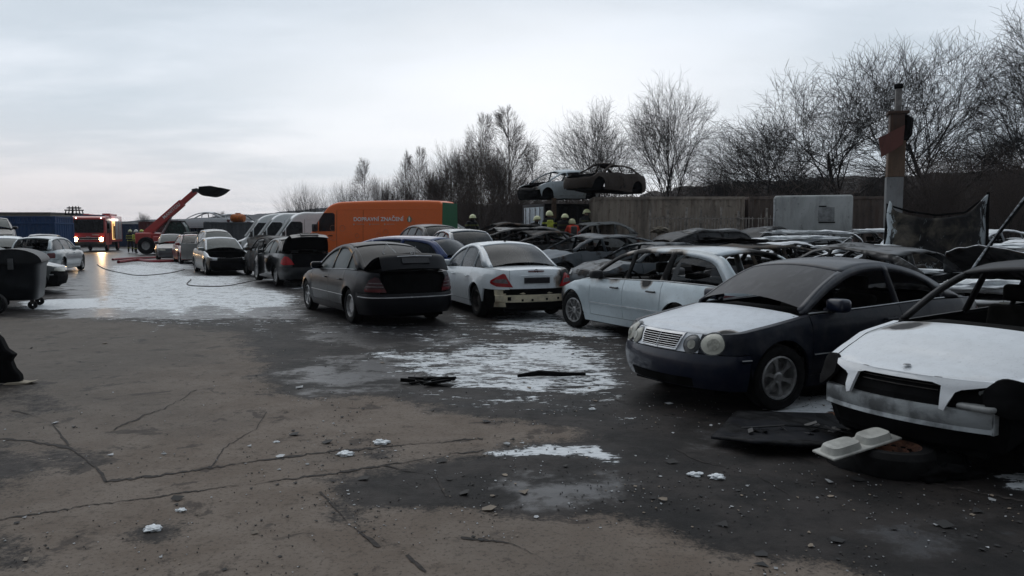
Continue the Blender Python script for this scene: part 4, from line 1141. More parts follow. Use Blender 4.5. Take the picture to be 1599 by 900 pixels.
car2, c2 = build_car('small_sedan', 4.64, 6.65, 211.5, 'white-bonneted wreck without front bumper, its bare metal beam showing', 'car', 'wrecks parked at the yard edge',
          body=WSOOT, roof=WSOOT, hood=WHITE, fender=WHITE, gl=(None, None, None), front='hole', rim='none', skip=('front_bumper', 'headlight', 'grille', 'front_panel', 'mirror'), open_nose=True)
BEAM = simple('beam_aluminium', (.26, .28, .29), .5, metal=.35, var=.5, scale=5, bmp=.2)
bm_ = MB(); rows = []
for y in np.linspace(-.63, .63, 15):
    xx = c2.L - .05 - .22 * (abs(y) / .8) ** 2.2
    rows.append([(xx - .05, y, .51), (xx, y, .505), (xx + .012, y, .44), (xx - .004, y, .39), (xx + .008, y, .36), (xx - .05, y, .35)])
bm_.grid(rows); 
for e in (-1, 1):
    xx = c2.L - .05 - .22 * (.63 / .8) ** 2.2; bm_.box(xx - .06, xx, e * .63 - .01, e * .63 + .01, .355, .505)
bm_.build('bumper_beam', BEAM, car2)
lug = MB(); lug.box(c2.L - .3, c2.L - .10, .42, .66, .51, .55, bev=.018); lug.tube([(c2.L - .25, .5, .55), (c2.L - .22, .52, .62), (c2.L - .3, .60, .66)], .012, 6); lug.build('lamp_bracket', simple('grey_plastic', (.22, .23, .23), .5), car2)
rad = MB(); rad.box(c2.L - .36, c2.L - .30, -.6, .6, .22, .70); rad.build('radiator', BLACK, car2)
em = MB(); em.lathe([(.001, .012), (.022, .010), (.03, .0)], 14, TR(c2.L - .22, 0, .735) @ Matrix.Rotation(R(90), 4, 'X')); em.build('emblem_base', DIMTRIM, car2)

SIL = paint('silver_paint', (.50, .58, .62), .3, metal=.15, coat=.6, dust=.08, burns=((2.25, .75, .45, .40), (1.9, -.3, .8, .7), (.35, .75, 1.02, .18), (-.5, .84, .97, .13), (.9, .6, 1.15, .3)))
SILR = paint('silver_roof', (.50, .56, .6), .35, metal=.2, coat=.5, dust=.15, burns=((.7, .6, 1.3, .45), (-.4, -.2, 1.45, .6), (-.1, .72, 1.25, .35), (-.9, .72, 1.2, .28), (-1.9, -.3, 1.3, .5)))
c3cut = SPEC['wagon']['L'] / 2 - .83 + .42
car3, c3 = build_car('wagon', 2.56, 12.52, 117.8, 'silver estate car with burnt-out windows and a scorched front wing', 'car', 'wrecks parked at the yard edge',
          body=SIL, roof=SILR, gl=(None, None, None), rim='multi', strip=('full', PLASTIC), mirror_m=PLASTIC, steer=.12, lampf=LAMPD, cut=c3cut)
# torn remains of tinted glass in the rear quarter
tg = MB(); P_ = [(-1.0, .985), (-2.0, .99), (-1.92, 1.22), (-1.6, 1.31), (-1.05, 1.31), (-1.0, 1.15)]
Q_ = [(-1.12, 1.05), (-1.5, 1.02), (-1.78, 1.08), (-1.72, 1.2), (-1.42, 1.22), (-1.10, 1.25)]
rows = [[(x, c3.gy(x, z) - .018, z) for x, z in P_ + P_[:1]], [(x, c3.gy(x, z) - .018, z) for x, z in Q_ + Q_[:1]]]; tg.grid(rows); tg.build('broken_window', GL_TINT, car3, 0)

W211 = paint('white_sedan_paint', (.70, .76, .80), .26, coat=.8, dust=.08, burns=((-2.35, -.82, .78, .34), (-2.1, -.95, .5, .5)))
car4, c4 = build_car('sedan', -.39, 16.8, 111.6, 'white sedan seen from behind, rear bumper torn off and one corner scorched', 'car', 'wrecks parked at the yard edge',
          body=W211, roof=W211, gl=('tint', 'tint', 'tint'), rear='merc211', rim='none', skip=('rear_bumper',), strip=None)
bb = MB(); CR = paint('bare_cream_metal', (.58, .52, .38), .5, burns=((-2.3, -.9, .40, .35), (-2.35, .85, .25, .2)), dust=.4, coat=0)
rows = []
for y in np.linspace(-.80, .80, 13):
    xx = -c4.L + .10 + .16 * (abs(y) / .8) ** 3
    rows.append([(xx, y, .60), (xx - .02, y, .52), (xx - .02, y, .50), (xx - .055, y, .485), (xx - .055, y, .37), (xx - .01, y, .35), (xx + .02, y, .27)])
bb.grid(rows[::-1]); rp = bb.build('rear_panel', CR, car4, 20)
hb = MB()
for y, z, s_ in ((.62, .56, .03), (.5, .56, .025), (.55, .43, .035), (.3, .40, .02), (.1, .40, .02), (-.2, .41, .02), (-.45, .42, .02)):
    xx = -c4.L + .10 + .16 * (abs(y) / .8) ** 3 - (.02 if z > .5 else .057); hb.box(xx - .006, xx + .01, y - s_, y + s_, z - s_, z + s_)
hb.build('bolt_hole', BLACK, rp)
hb = MB(); xx = c4.pt(0, .93, .01)[0]; hb.box(xx - .004, xx + .02, -.16, .16, .915, .932, TR(0, 0, .02)); hb.build('brake_light', simple('dim_red', (.12, .012, .01), .3), car4)
fa = MB(); fa.prism([(-.06, 0), (.07, 0), (-.05, .05)], -.012, .012, TR(-.62, 0, 1.475)); fa.build('roof_aerial', BLACK, car4)

BLK = paint('black_paint', (.004, .0045, .007), .28, coat=.08, dust=.02, spec=.14)
car5, c5 = build_car('sedan', -2.92, 15.75, 120.3, 'black sedan with raised boot lid and intact alloy front wheel', 'car', 'wrecks parked at the yard edge',
          body=BLK, gl=('fog', 'fog', 'soot'), rear='merc220', rim=('five', 'steel'), rim_m=ALLOY, trunk=.55, strip=('full',), lid_w=.68)
ch = MB(); ch.tube([c5.pt(abs(u), .535, .012, 1 if u > 0 else -1) for u in np.linspace(-1.25, 1.25, 23)], .010, 5); ch.build('bumper_trim', CHROME, car5)
wi = MB(); wi.tube([(-1.52, .1, 1.11), (-1.30, .2, 1.30), (-1.26, .12, 1.47), (-1.5, .02, 1.3)], .008, 5); wi.tube([(-1.4, -.42, 1.23), (-1.4, -.42, 1.42)], .006, 5); wi.build('broken_trim', DIMTRIM, car5)

# ---------------------------------------------------------------- middle distance
DGREY = paint('dark_grey_paint', (.008, .010, .012), .28, coat=.3, dust=.1, spec=.3)
car6, c6 = build_car('bmw', -7.0, 24.5, 120, 'dark grey sedan with boot lid standing fully open and a rear door ajar', 'car', 'wrecks parked at the yard edge',
          body=DGREY, gl=('soot', 'fog', 'soot'), rear='e60', rim='steel', trunk=1.15, detail=.8)
dr_ = MB(); dr_.box(-.5, .5, -.02, .02, 0, .62, bev=.015); dr_.tube([(-.48, 0, .62), (-.3, 0, 1.0), (.45, 0, 1.02), (.48, 0, .62)], .02, 6)
o = dr_.build('open_door', DGREY, car6); o.location = (-.55, 1.09, .34); o.rotation_euler = (0, 0, R(-22))
BLUEP = paint('bright_blue_paint', (.006, .032, .15), .25, coat=.8, dust=.1)
build_car('hatch', -5.45, 22.6, 300, 'blue car mostly hidden between the open-boot sedan and the black sedan', 'car', 'wrecks parked at the yard edge',
          body=BLUEP, gl=('tint',) * 3, rim='steel', detail=.6, skip=('front_bumper',)) if False else None
build_car('wagon', -3.35, 21.2, 152, 'blue estate car showing its roof over the black sedan', 'car', 'wrecks parked at the yard edge',
          body=BLUEP, gl=('tint',) * 3, rim='steel', detail=.7)
NAVY2 = paint('shiny_petrol_paint', (.02, .05, .08), .15, coat=1., dust=.05)
build_car('hatch', -1.75, 24.2, 110, 'glossy petrol-blue hatchback behind the white sedan', 'car', 'wrecks parked at the yard edge', body=NAVY2, gl=('tint',) * 3, detail=.7)
build_car('hatch', -3.2, 28.2, 118, 'dark grey hatchback parked below the green end of the orange van', 'car', 'wrecks parked at the yard edge', body=DGREY, gl=('dust', 'tint', 'tint'), detail=.6)
STRIP = paint('stripped_grey_paint', (.17, .19, .19), .35, soot=.35, burns=((2.1, 0, .5, .75),), foam=.75, coat=.3)
build_car('bmw', -11.9, 31.4, 300, 'grey sedan with its whole nose missing and foam on the roof', 'car', 'wrecks in the line facing the camera',
          body=STRIP, gl=('fog', 'fog', 'fog'), skip=('front_bumper', 'hood', 'headlight', 'grille', 'front_panel'), detail=.7, rim='steel')
SUVG = paint('warm_grey_paint', (.13, .13, .125), .3, coat=.7, dust=.2)
carm, cm = build_car('mpv', -14.3, 37.2, 300, 'tall people carrier with a door open, lit warm by the headlights', 'car', 'wrecks in the line facing the camera', body=SUVG, gl=('fog', 'tint', 'tint'), detail=.6, rim='steel')
dr_ = MB(); dr_.box(-.55, .55, -.02, .02, 0, .75, bev=.015); dr_.tube([(-.5, 0, .75), (-.3, 0, 1.25), (.5, 0, 1.28), (.52, 0, .75)], .025, 6)
o = dr_.build('open_door', SUVG, carm); o.location = (.50, -1.25, .36); o.rotation_euler = (0, 0, R(38))
REDP = paint('red_paint', (.22, .018, .012), .25, coat=.8)
build_car('hatch', -17.1, 41.2, 300, 'small red hatchback tucked behind the tall people carrier', 'car', 'wrecks in the line facing the camera', body=REDP, gl=('tint',) * 3, detail=.5)
build_car('hatch', -19.9, 45.0, 296, 'dark hatchback with pale bonnet edge, nearest the red loader', 'car', 'wrecks in the line facing the camera', body=paint('slate_paint', (.05, .055, .06), .3, coat=.7), gl=('fog', 'tint', 'tint'), detail=.5)
BURN = paint('burnt_paint', (.035, .038, .042), .55, soot=.75, rust=.5, coat=.1, dust=.3)
build_car('hatch', -8.95, 29.1, 121, 'charred hatchback with crumpled raised bonnet before the white vans', 'car', 'wrecks parked at the yard edge', body=BURN, gl=(None,) * 3, detail=.6, hoodopen=.9, rim='none')

# left side
GREEN = paint('dark_green_paint', (.018, .026, .026), .25, coat=.8, dust=.2)
build_car('sedan', -14.75, 20.8, 27, 'dark green sedan half hidden behind the black wheeled bin', 'car', 'cars standing on the far side of the lane', body=GREEN, gl=('fog', None, 'tint'), skip=('front_bumper',), detail=.8, rim='steel', strip=('full',))
LSIL = paint('light_silver_paint', (.36, .41, .43), .25, metal=.3, coat=.8)
build_car('wagon', -19.15, 31.8, 105, 'silver estate car with empty tailgate opening beside the fire engine', 'car', 'cars standing on the far side of the lane', body=LSIL, gl=('tint', 'tint', None), detail=.7, rim='five')
build_car('hatch', -25.3, 42, 112, 'dark hatchback beyond the silver estate car', 'car', 'cars standing on the far side of the lane', body=DGREY, gl=('tint',) * 3, detail=.5)
build_car('sedan', -20.6, 31.2, 300, 'white sedan behind the black bin with its dull windscreen showing', 'car', 'cars standing on the far side of the lane', body=W211, gl=('fog', 'tint', 'tint'), detail=.5)
build_car('hatch', -26.0, 42.5, 300, 'stripped white car shell without windows beside the blue containers', 'car', 'cars standing on the far side of the lane', body=paint('plain_white', (.5, .52, .54), .4), gl=(None,) * 3, detail=.5, skip=('hood', 'front_bumper'), rim='none')
build_car('hatch', -24.6, 36.6, 302, 'dark hatchback raised on a low trailer before the blue containers', 'car', 'cars standing on the far side of the lane', body=DGREY, gl=('fog', 'tint', 'tint'), detail=.5, z0=.82)

# the burnt field
BURN2 = paint('burnt_blue_steel', (.06, .075, .09), .45, soot=.55, rust=.25, coat=.2, dust=.3)
BURN3 = paint('burnt_grey_ash', (.20, .21, .21), .7, soot=.40, rust=.3, coat=0, dust=.4)
BLKP = paint('sooted_black_paint', (.016, .018, .021), .4, soot=.55, coat=.25, dust=.3)
FOAMC = paint('foamed_burnt_paint', (.05, .05, .052), .6, soot=.6, foam=1.0, rust=.3, coat=0)
FOAMR = paint('foamed_rusty_paint', (.055, .044, .036), .7, soot=.5, foam=.82, rust=.9, coat=0)
FOAMW = paint('foamed_white_paint', (.42, .45, .48), .45, soot=.2, foam=.9, coat=.2)
GRP = 'burnt-out cars packed in the back field'
def crumple(root, seed, a=.075):
    off = Vector((seed % 17, seed % 11, seed % 7)); sag = .04 + .06 * ((seed * 7.3) % 1)
    for ch in root.children:
        if ch.type != 'MESH' or ch.name.startswith(('wheel', 'floor', 'scuttle')): continue
        me = ch.data; L0 = Vector(ch.location)
        for v in me.vertices:
            q = v.co + L0
            d = mnoise.noise_vector(q * 1.1 + off) * a + mnoise.noise_vector(q * 4.5 + off) * (a * .35)
            if q.z > 1.05: d.z -= sag * (q.z - 1.0) * 2.2 * (1 + mnoise.noise(q * .9 + off))
            v.co += d
        me.update()
def burnt(kind, x, y, hd, label, body, **k):
    k.setdefault('gl', (None,) * 3); k.setdefault('detail', .6); k.setdefault('rim', 'none'); k.setdefault('skip', ())
    k['skip'] = tuple(k['skip']) + ('mirror', 'plate')
    if 'foam' in body.name and 'z0' not in k: k['z0'] = gz(x, y) - .06; k['tilt'] = (.02, .04)   # tyres burnt away, down at the nose
    root, c = build_car(kind, x, y, hd, label, 'car', GRP, body=body, **k)
    crumple(root, x * 3.1 + y * 1.7); return root, c
burnt('bmw', 3.55, 19.9, 210, 'burnt blue-black sedan whose nose meets the scorched corner of the white sedan', BURN2, lampf=LAMPD, detail=.8)
burnt('wagon', 2.35, 23.0, 211, 'burnt estate car with ash-blue bonnet, second behind the white sedan', BURN2, hood=paint('ash_blue_bonnet', (.16, .19, .22), .55, soot=.25, coat=0), lampf=LAMPD)
burnt('sedan', .75, 25.3, 208, 'charred sedan with a bare door post, third behind the white sedan', BURN)
burnt('hatch', -.45, 29.2, 200, 'wreck with an arched bare roof frame before the container door', BURN, skip=('hood',))
burnt('wagon', -.2, 27.0, 196, 'low black wreck with mangled roof rails beside the lone firefighter', BLKP, skip=('hood',))
burnt('hatch', 3.0, 30.4, 205, 'ash-grey roofed hatchback standing beside the firefighters', BURN3)
burnt('wagon', 5.9, 25.6, 199, 'black estate car with sooted glass in front of the picket fence', BLKP, gl=('soot', 'soot', 'soot'))
burnt('bmw', 8.7, 27.2, 214, 'black sedan with sooted windscreen by the end of the picket fence', BLKP, gl=('soot', 'soot', 'soot'))
burnt('wagon', 5.2, 17.9, 203, 'gutted estate car directly behind the silver one with its roof burnt rusty', BURN, roof=paint('rust_brown_roof', (.07, .055, .042), .75, soot=.6, rust=.8, coat=0), skip=('hood',))
burnt('sedan', 8.1, 22.0, 205, 'wreck with a thick sheet of foam along its roof, centre of the field', FOAMC)
burnt('sedan', 7.7, 17.3, 203, 'rust-brown burnt sedan with foam-streaked roof right behind the blue coupe', FOAMR, detail=.8)
burnt('hatch', 10.9, 28.6, 212, 'burnt hatchback with a strip of foam, before the grey box body', FOAMC)
burnt('bmw', 12.2, 25.8, 214, 'foam-covered black sedan below the stacked pillar', FOAMC)
burnt('hatch', 12.0, 23.0, 216, 'grey burnt hatchback whose pale frame touches the hanging sheet', FOAMW, skip=('hood',))
burnt('sedan', 16.2, 26.5, 200, 'white sedan with foam-edged roof beyond the hanging sheet', FOAMW)
burnt('hatch', 14.3, 21.3, 205, 'white hatchback smothered in foam beside the hanging sheet', FOAMW, gl=('dust', None, None))
burnt('sedan', 9.7, 13.6, 206, 'black wreck with raised bonnet heaped with foam at the field edge', FOAMC, hoodopen=.75, detail=.8)
burnt('hatch', 10.3, 20.2, 206, 'mangled wreck under foam just before the hanging sheet', FOAMC, skip=('hood', 'front_bumper'))
burnt('hatch', 6.6, 15.1, 118, 'gutted black wreck wedged between the silver estate car and the blue coupe', BLKP, skip=('hood',), detail=.8)
burnt('bmw', 6.9, 20.4, 205, 'low burnt sedan with its roof pressed down, behind the rusty-roofed estate', FOAMC, hoodopen=.35)
burnt('sedan', 10.9, 17.6, 207, 'foam-smeared burnt sedan to the near side of the hanging sheet', FOAMC, skip=('hood',))
burnt('wagon', 9.3, 24.9, 203, 'burnt estate car with white foam lying along its rails, below the box body', FOAMC)
# wrecks lifted on the containers
wk1, _ = burnt('hatch', 2.0, 33.3, 214, 'silver wreck perched on the black container with its front cut open', paint('pale_silver_wreck', (.55, .62, .66), .4, soot=.12, coat=.3, burns=((2.0, 0, .4, .75), (-1.6, 0, .8, .9))), z0=2.88, wheels=False, skip=('hood', 'front_bumper', 'headlight'), interior=False, tilt=(0, .03), detail=.7)
wk2, _ = burnt('bmw', 3.85, 32.0, 224, 'brown burnt shell perched on the beige container with a grey door', paint('brown_burnt_shell', (.045, .034, .028), .75, soot=.4, rust=.7, coat=0, burns=()), z0=3.14, wheels=False, skip=('hood', 'headlight'), interior=False, tilt=(0, -.02), detail=.7)
for w_ in (wk1, wk2): w_.scale = (.90, .94, .97)
# ---------------------------------------------------------------- containers, box body, fence, pillar, sheet
def corr_mat(name, col, rust=.3, grime=.5):
    if name in MATS: return MATS[name]
    m, b, p = new_mat(name); co = b.n('ShaderNodeTexCoord').outputs['Object']
    n = b.noise(b.scale(co, 1, 1, .35), 1.6, 6, .65, .4); n2 = b.noise(co, 7, 5, .6); n3 = b.noise(b.scale(co, 3, 3, .25), 2.5, 5, .6)
    c = b.mix(b.m('MULTIPLY', b.ss(n, .42, .66), grime), col, tuple(x * .3 for x in col))
    c = b.mix(b.m('MULTIPLY', b.ss(n3, .52, .68), rust), c, (.10, .045, .022)); c = b.mix(b.m('MULTIPLY', b.ss(n2, .58, .7), .5), c, (.03, .028, .026))
    b.set(p, 'Base Color', c); b.set(p, 'Roughness', .72); MATS[name] = m; return m
def container(x, y, rz, L, label, m, mdoor=None, z=None, W=2.44, H=2.59, group=None, door_end=-1):
    root = empty('shipping_container', (x, y, gz(x, y) if z is None else z), rz, label, 'container', group)
    wl = MB(); n = int(L / .28)
    def corr(axis, fixed, sgn, a0, a1):
        rows = []; k = max(4, int((a1 - a0) / .07)); 
        for i in range(k + 1):
            a = a0 + (a1 - a0) * i / k; ph = (i % 4); dd = (.0 if ph in (0, 1) else .036)
            q = [(a, fixed - sgn * dd, .12), (a, fixed - sgn * dd, H - .1)]
            if axis == 'y': q = [(v[1], v[0], v[2]) for v in q]
            rows.append(q)
        wl.grid(rows)
    for sgn in (1, -1): corr('x', sgn * (W / 2 - .02), sgn, -L / 2 + .1, L / 2 - .1)
    corr('y', -door_end * (L / 2 - .02), -door_end, -W / 2 + .1, W / 2 - .1)
    wl.build('wall', m, root, 0)
    rf = MB(); rf.box(-L / 2 + .05, L / 2 - .05, -W / 2 + .05, W / 2 - .05, H - .05, H - .02); rf.build('roof', m, root, 0)
    fr = MB()
    for sx_ in (1, -1):
        for sy in (1, -1): fr.box(sx_ * L / 2 - (.13 if sx_ > 0 else 0), sx_ * L / 2 + (0 if sx_ > 0 else .13), sy * W / 2 - (.13 if sy > 0 else 0), sy * W / 2 + (0 if sy > 0 else .13), 0, H)
    for zz_ in (.0, H - .12):
        for sy in (1, -1): fr.box(-L / 2 + .131, L / 2 - .131, sy * (W / 2 - .05) - .05, sy * (W / 2 - .05) + .05, zz_, zz_ + .118)
        for sx_ in (1, -1): fr.box(sx_ * (L / 2 - .05) - .05, sx_ * (L / 2 - .05) + .05, -W / 2 + .131, W / 2 - .131, zz_, zz_ + .118)
    fr.build('frame', m, root, bev=.01)
    for sy in (1, -1):
        d = MB(); xe = door_end * (L / 2 - .03)
        d.box(xe - .02, xe + .02, min(0.01 * sy, sy * 1.07), max(.01 * sy, sy * 1.07), .13, H - .13)
        for k in range(3): d.box(xe + door_end * .02 - .015, xe + door_end * .02 + .015, min(.1 * sy, sy * 1.0), max(.1 * sy, sy * 1.0), .3 + .75 * k, .85 + .75 * k, bev=.012)
        dd = d.build('door', mdoor or m, root, 20)
        for yy in (.3, .8):
            t = MB(); t.tube([(xe + door_end * .07, sy * yy, .15), (xe + door_end * .07, sy * yy, H - .15)], .018, 6)
            for zk in (.2, .9, 1.6, 2.3): t.box(xe + door_end * .03 - .03, xe + door_end * .07 + .02, sy * yy - .03, sy * yy + .03, zk, zk + .06)
            t.build('locking_bar', simple('bar_dark', (.10, .11, .12), .5), dd)
    return root
BEIGE = corr_mat('beige_container_paint', (.36, .31, .26), .40, .6)
BLKC = corr_mat('black_container_paint', (.012, .013, .018), .2); WDOOR = corr_mat('pale_container_door', (.62, .70, .76), .15, .2)
BROWN = corr_mat('brown_container_paint', (.13, .10, .085), .5, .6)
container(6.35, 32.3, R(-1.5), 6.06, 'beige rust-streaked container carrying the brown burnt shell', BEIGE, group='containers at the back of the yard', z=.48, door_end=1)
container(12.55, 32.1, R(-1.5), 6.06, 'brown weathered container continuing behind the fence to the grey box body', BROWN, group='containers at the back of the yard', z=.48, door_end=1)
a_ = R(22); L_ = 6.06; ax = np.array([math.cos(a_), math.sin(a_)]); ay = np.array([-ax[1], ax[0]])
cc = np.array([1.4, 32.6]) + ax * L_ / 2 + ay * 1.22
container(cc[0], cc[1] + .6, a_, L_, 'sooty black container with pale blue-white end doors behind the firefighters', BLKC, WDOOR, group='containers at the back of the yard', z=.28, door_end=-1)
o = MB(); o.box(-.1, .1, -.06, .06, 0, 2.45, bev=.02); q = o.build('rusty_post', RUSTY, bev=0); q.location = (1.75, 32.2, gz(1.75, 32.2)); tag(q, 'rust-brown upright post between the pale container doors and the black wall', 'post')

m_b = corr_mat('box_body_panel', (.42, .44, .44), .1, .5)
bx = empty('truck_box_body', (10.75, 27.6, gz(10.4, 27)), R(-20), 'pale grey box body with rounded corners standing among the wrecks', 'box body')
w_ = MB(); w_.box(-1.32, 1.32, -.0, 3.6, .35, 2.55, bev=.09); w_.build('shell', m_b, bx, 50)
f_ = MB()
for (x0, x1, z0_, z1_) in ((-1.335, -1.27, .3, 2.46),): f_.box(x0, x1, -.02, .03, z0_, z1_, bev=.02)
f_.build('corner_trim', simple('pale_trim', (.45, .47, .48), .4), bx)
f_ = MB(); f_.box(.18, .72, -.02, .0, 1.62, 2.12, bev=.008); f_.build('hatch_panel', simple('hatch_grey', (.20, .21, .215), .5, var=.3), bx)
for q_ in ((.2, .45, 2.13, 2.17), (.2, .75, 1.56, 1.60)):
    f_ = MB(); f_.box(q_[0], q_[1], -.03, -.0, q_[2], q_[3]); f_.build('ledge', BLACK, bx)

FEN = simple('weathered_fence', (.30, .275, .25), .8, var=.4, scale=6)
fe = empty('picket_fence', (5.2, 29.0, gz(5.2, 29)), R(-2), 'weathered steel picket fence in front of the beige container', 'fence')
pk = MB(); r = random.Random(2); x = 0
while x < 6.6:
    if r.random() > .08: pk.box(x - .014, x + .014, -.012, .012, .1, 1.72 + r.uniform(-.05, .06), TR(0, 0, 0, 0, 0, r.uniform(-.01, .01)))
    x += .115
pk.build('pickets', FEN, fe, 0)
ra = MB(); ra.box(-.1, 6.7, .013, .045, 1.62, 1.66); ra.box(-.1, 6.7, .013, .045, .3, .34); ra.build('rail', FEN, fe, 0)
for xx in (.0, .66, 1.36, 1.9, 2.65, 3.3, 4.35, 5.4, 6.6):
    q = MB(); q.box(xx - .035, xx + .035, .046, .11, 0, 2.0 + .12 * math.sin(xx * 5)); q.build('post', FEN, fe, bev=.006)

# pillar made of a grey post with rusted boxes stacked on it
pl = empty('stacked_pillar', (13.35, 27.0, gz(13.4, 27) - .15), R(-18), 'tall pillar of rusted boxes stacked on a grey post', 'pillar'); pl.scale = (.80, .80, .98)
GP = corr_mat('grey_post_paint', (.20, .205, .21), .15, .6)
q = MB(); q.box(-.36, .30, -.3, .3, 0, 3.36, bev=.015); q.build('post', GP, pl)
q = MB(); q.box(-.34, .33, -.32, .30, 3.365, 4.62, bev=.015); q.build('lower_box', corr_mat('rust_tan', (.13, .08, .05), .5, .5), pl)
q = MB(); q.box(-.30, .26, -.28, .28, 4.63, 5.55, bev=.015); q.box(-.4, .42, -.33, .33, 5.56, 5.66, bev=.01); q.build('upper_box', corr_mat('rust_brown', (.06, .032, .022), .6, .5), pl)
q = MB(); q.prism([(-.78, 4.72), (.24, 5.14), (.18, 4.45), (-.62, 4.05)], -.50, -.44); q.build('leaning_plate', corr_mat('red_plate', (.13, .045, .035), .3, .4), pl)
q = MB(); q.tube([(.20, 0, 4.5), (.42, -.1, 4.9), (.46, -.1, 5.35), (.25, 0, 5.5)], [.12, .2, .18, .1], 8); q.build('twisted_duct', BLACK, pl)
q = MB(); q.box(-.10, .14, -.1, .1, 5.665, 6.45, bev=.02); q.build('top_post', simple('top_grey', (.22, .21, .20), .7), pl)
q = MB(); q.box(-.16, .17, -.15, .15, 6.455, 6.62, bev=.04); q.build('cap', BLACK, pl)

# burnt sheet hanging between two frames, foam on its edges
def sheet():
    root = empty('burnt_sheet', (9.35, 17.0, gz(9.4, 17)), R(-22), 'large charred sheet standing upright with foam-crusted edges', 'sheet'); root.scale = (1.08, 1, 1.08)
    m = paint('charred_sheet', (.010, .010, .010), .85, soot=.3, coat=0, dust=.5); P = []
    m, b, p = new_mat('charred_sheet'); co = b.n('ShaderNodeTexCoord').outputs['Object']; n = b.noise(co, 2.2, 6, .6, .6); n2 = b.noise(b.scale(co, 1.5, 1, .6), 4., 7, .7, 1.); n3 = b.noise(co, 16, 4, .6)
    c = b.mix(b.ss(n, .45, .68), (.010, .010, .011), (.11, .095, .075)); sx_ = b.n('ShaderNodeSeparateXYZ'); b.set(sx_, 0, co)
    ed = b.m('MAXIMUM', b.ss(b.m('ABSOLUTE', b.m('ADD', sx_.outputs[0], .0)), .66, .98), b.m('MULTIPLY', b.ss(sx_.outputs[2], 1.2, .55), .62))
    f = b.ss(b.m('ADD', n2, b.m('MULTIPLY', ed, .30)), .62, .68); c = b.mix(f, c, (.42, .47, .50)); b.set(p, 'Base Color', c); b.set(p, 'Roughness', .8); bump(b, p, n3, .6, .03)
    rows = []
    for i in range(41):
        u = -1 + 2 * i / 40; zt = 2.06 - .22 * (1 - u * u) + (.26 * ss(u, .6, 1.) if u > 0 else .14 * ss(-u, .85, 1)); r_ = []
        for k in range(21):
            z = .55 + (zt - .55) * k / 20; yy = .05 * math.sin(5 * u + 1.3 * z) + .035 * math.sin(11 * u - 2 * z) + .12 * u * u - .12 * k / 20
            r_.append((u * .92 * (1 - .04 * k / 20) + .02 * math.sin(9 * z), yy, z + .03 * math.sin(17 * u) * (k == 0)))
        rows.append(r_)
    mb = MB(); mb.grid(rows); o = mb.build('skin', m, root, 60); md = o.modifiers.new('thick', 'SOLIDIFY'); md.thickness = .025
    for sg in (-1, 1):
        t = MB(); t.tube([(sg * .92, .1, 0.), (sg * .93, .1, 1.1), (sg * .90, .05, 2.15 + .2 * (sg > 0))], .03, 6); t.build('frame_post', BLACK, root)
    t = MB(); t.tube([(-.90, .05, 2.12), (-.5, .0, 1.98), (0, 0, 1.90), (.5, .0, 1.95), (.9, .05, 2.3)], .022, 6); t.build('top_rail', BLACK, root)
sheet()
# foam and scrap clods along the field edge
FOAMM = simple('foam_white', (.84, .88, .92), .6, var=.12, scale=14, bmp=.5)
def clod(x, y, z, s_, label, m=FOAMM, name='foam_clod', sq=.45, cat='foam', seed=1, group='lumps of foam on the wrecks'):
    bm = bmesh.new(); bmesh.ops.create_icosphere(bm, subdivisions=4, radius=1); 
    for v in bm.verts:
        n = mnoise.fractal(v.co * 1.7 + Vector((seed * 7, 0, 0)), .8, 2.2, 4); v.co = v.co * (1 + .55 * n); v.co.x *= s_[0]; v.co.y *= s_[1]; v.co.z *= s_[2]
    me = bpy.data.meshes.new(name); bm.to_mesh(me); bm.free(); me.materials.append(m); me.polygons.foreach_set('use_smooth', [True] * len(me.polygons))
    o = bpy.data.objects.new(name, me); link(o); o.location = (x, y, z); tag(o, label, cat, group); return o
clod(7.35, 11.9, .86, (.65, .35, .10), 'foam heaped over the dark ledge behind the second wreck', seed=2)
clod(7.9, 14.5, .92, (.95, .6, .07), 'flat foam blanket beneath the hanging sheet', seed=3)
clod(8.9, 12.7, 1.12, (.55, .4, .10), 'foam on top of the black wreck with raised bonnet', seed=4)
clod(6.55, 12.3, .70, (.5, .3, .22), 'charred lump beside the foam blanket', BLACK, 'charred_lump', cat='debris', seed=5, group='charred lumps in the field')
clod(4.4, 22.9, 1.72, (.24, .2, .10), 'pale burnt bundle lying on a wreck roof', simple('ash_bundle', (.15, .13, .10), .9, bmp=.8, scale=12), 'charred_lump', cat='debris', seed=6, group='charred lumps in the field')
clod(5.4, 19.1, 1.46, (.75, .4, .09), 'black melted mass lying on the rusty roof', BLACK, 'charred_lump', cat='debris', seed=7, group='charred lumps in the field')
clod(8.15, 21.8, 1.36 + gz(8.1, 21.8), (1.05, .60, .07), 'thick foam sheet on the roof of the wreck at the centre of the field', seed=31)
clod(7.75, 17.15, 1.35 + gz(7.7, 17.1), (.85, .50, .055), 'foam patch on the rust-brown roof right behind the blue coupe', seed=32)
clod(9.35, 24.7, 1.36 + gz(9.3, 24.7), (1.2, .55, .07), 'long foam strip on the estate roof below the grey box body', seed=33)
clod(10.85, 17.4, 1.35 + gz(10.9, 17.4), (.9, .5, .06), 'foam patch on the wreck roof just before the hanging sheet', seed=34)
clod(12.2, 25.6, 1.35 + gz(12.2, 25.6), (.9, .5, .07), 'foam patch on the roof below the stacked pillar', seed=35)
clod(6.2, 19.6, .98 + gz(6.2, 19.6), (.6, .4, .06), 'foam patch on the bonnet of the low burnt sedan', seed=36)
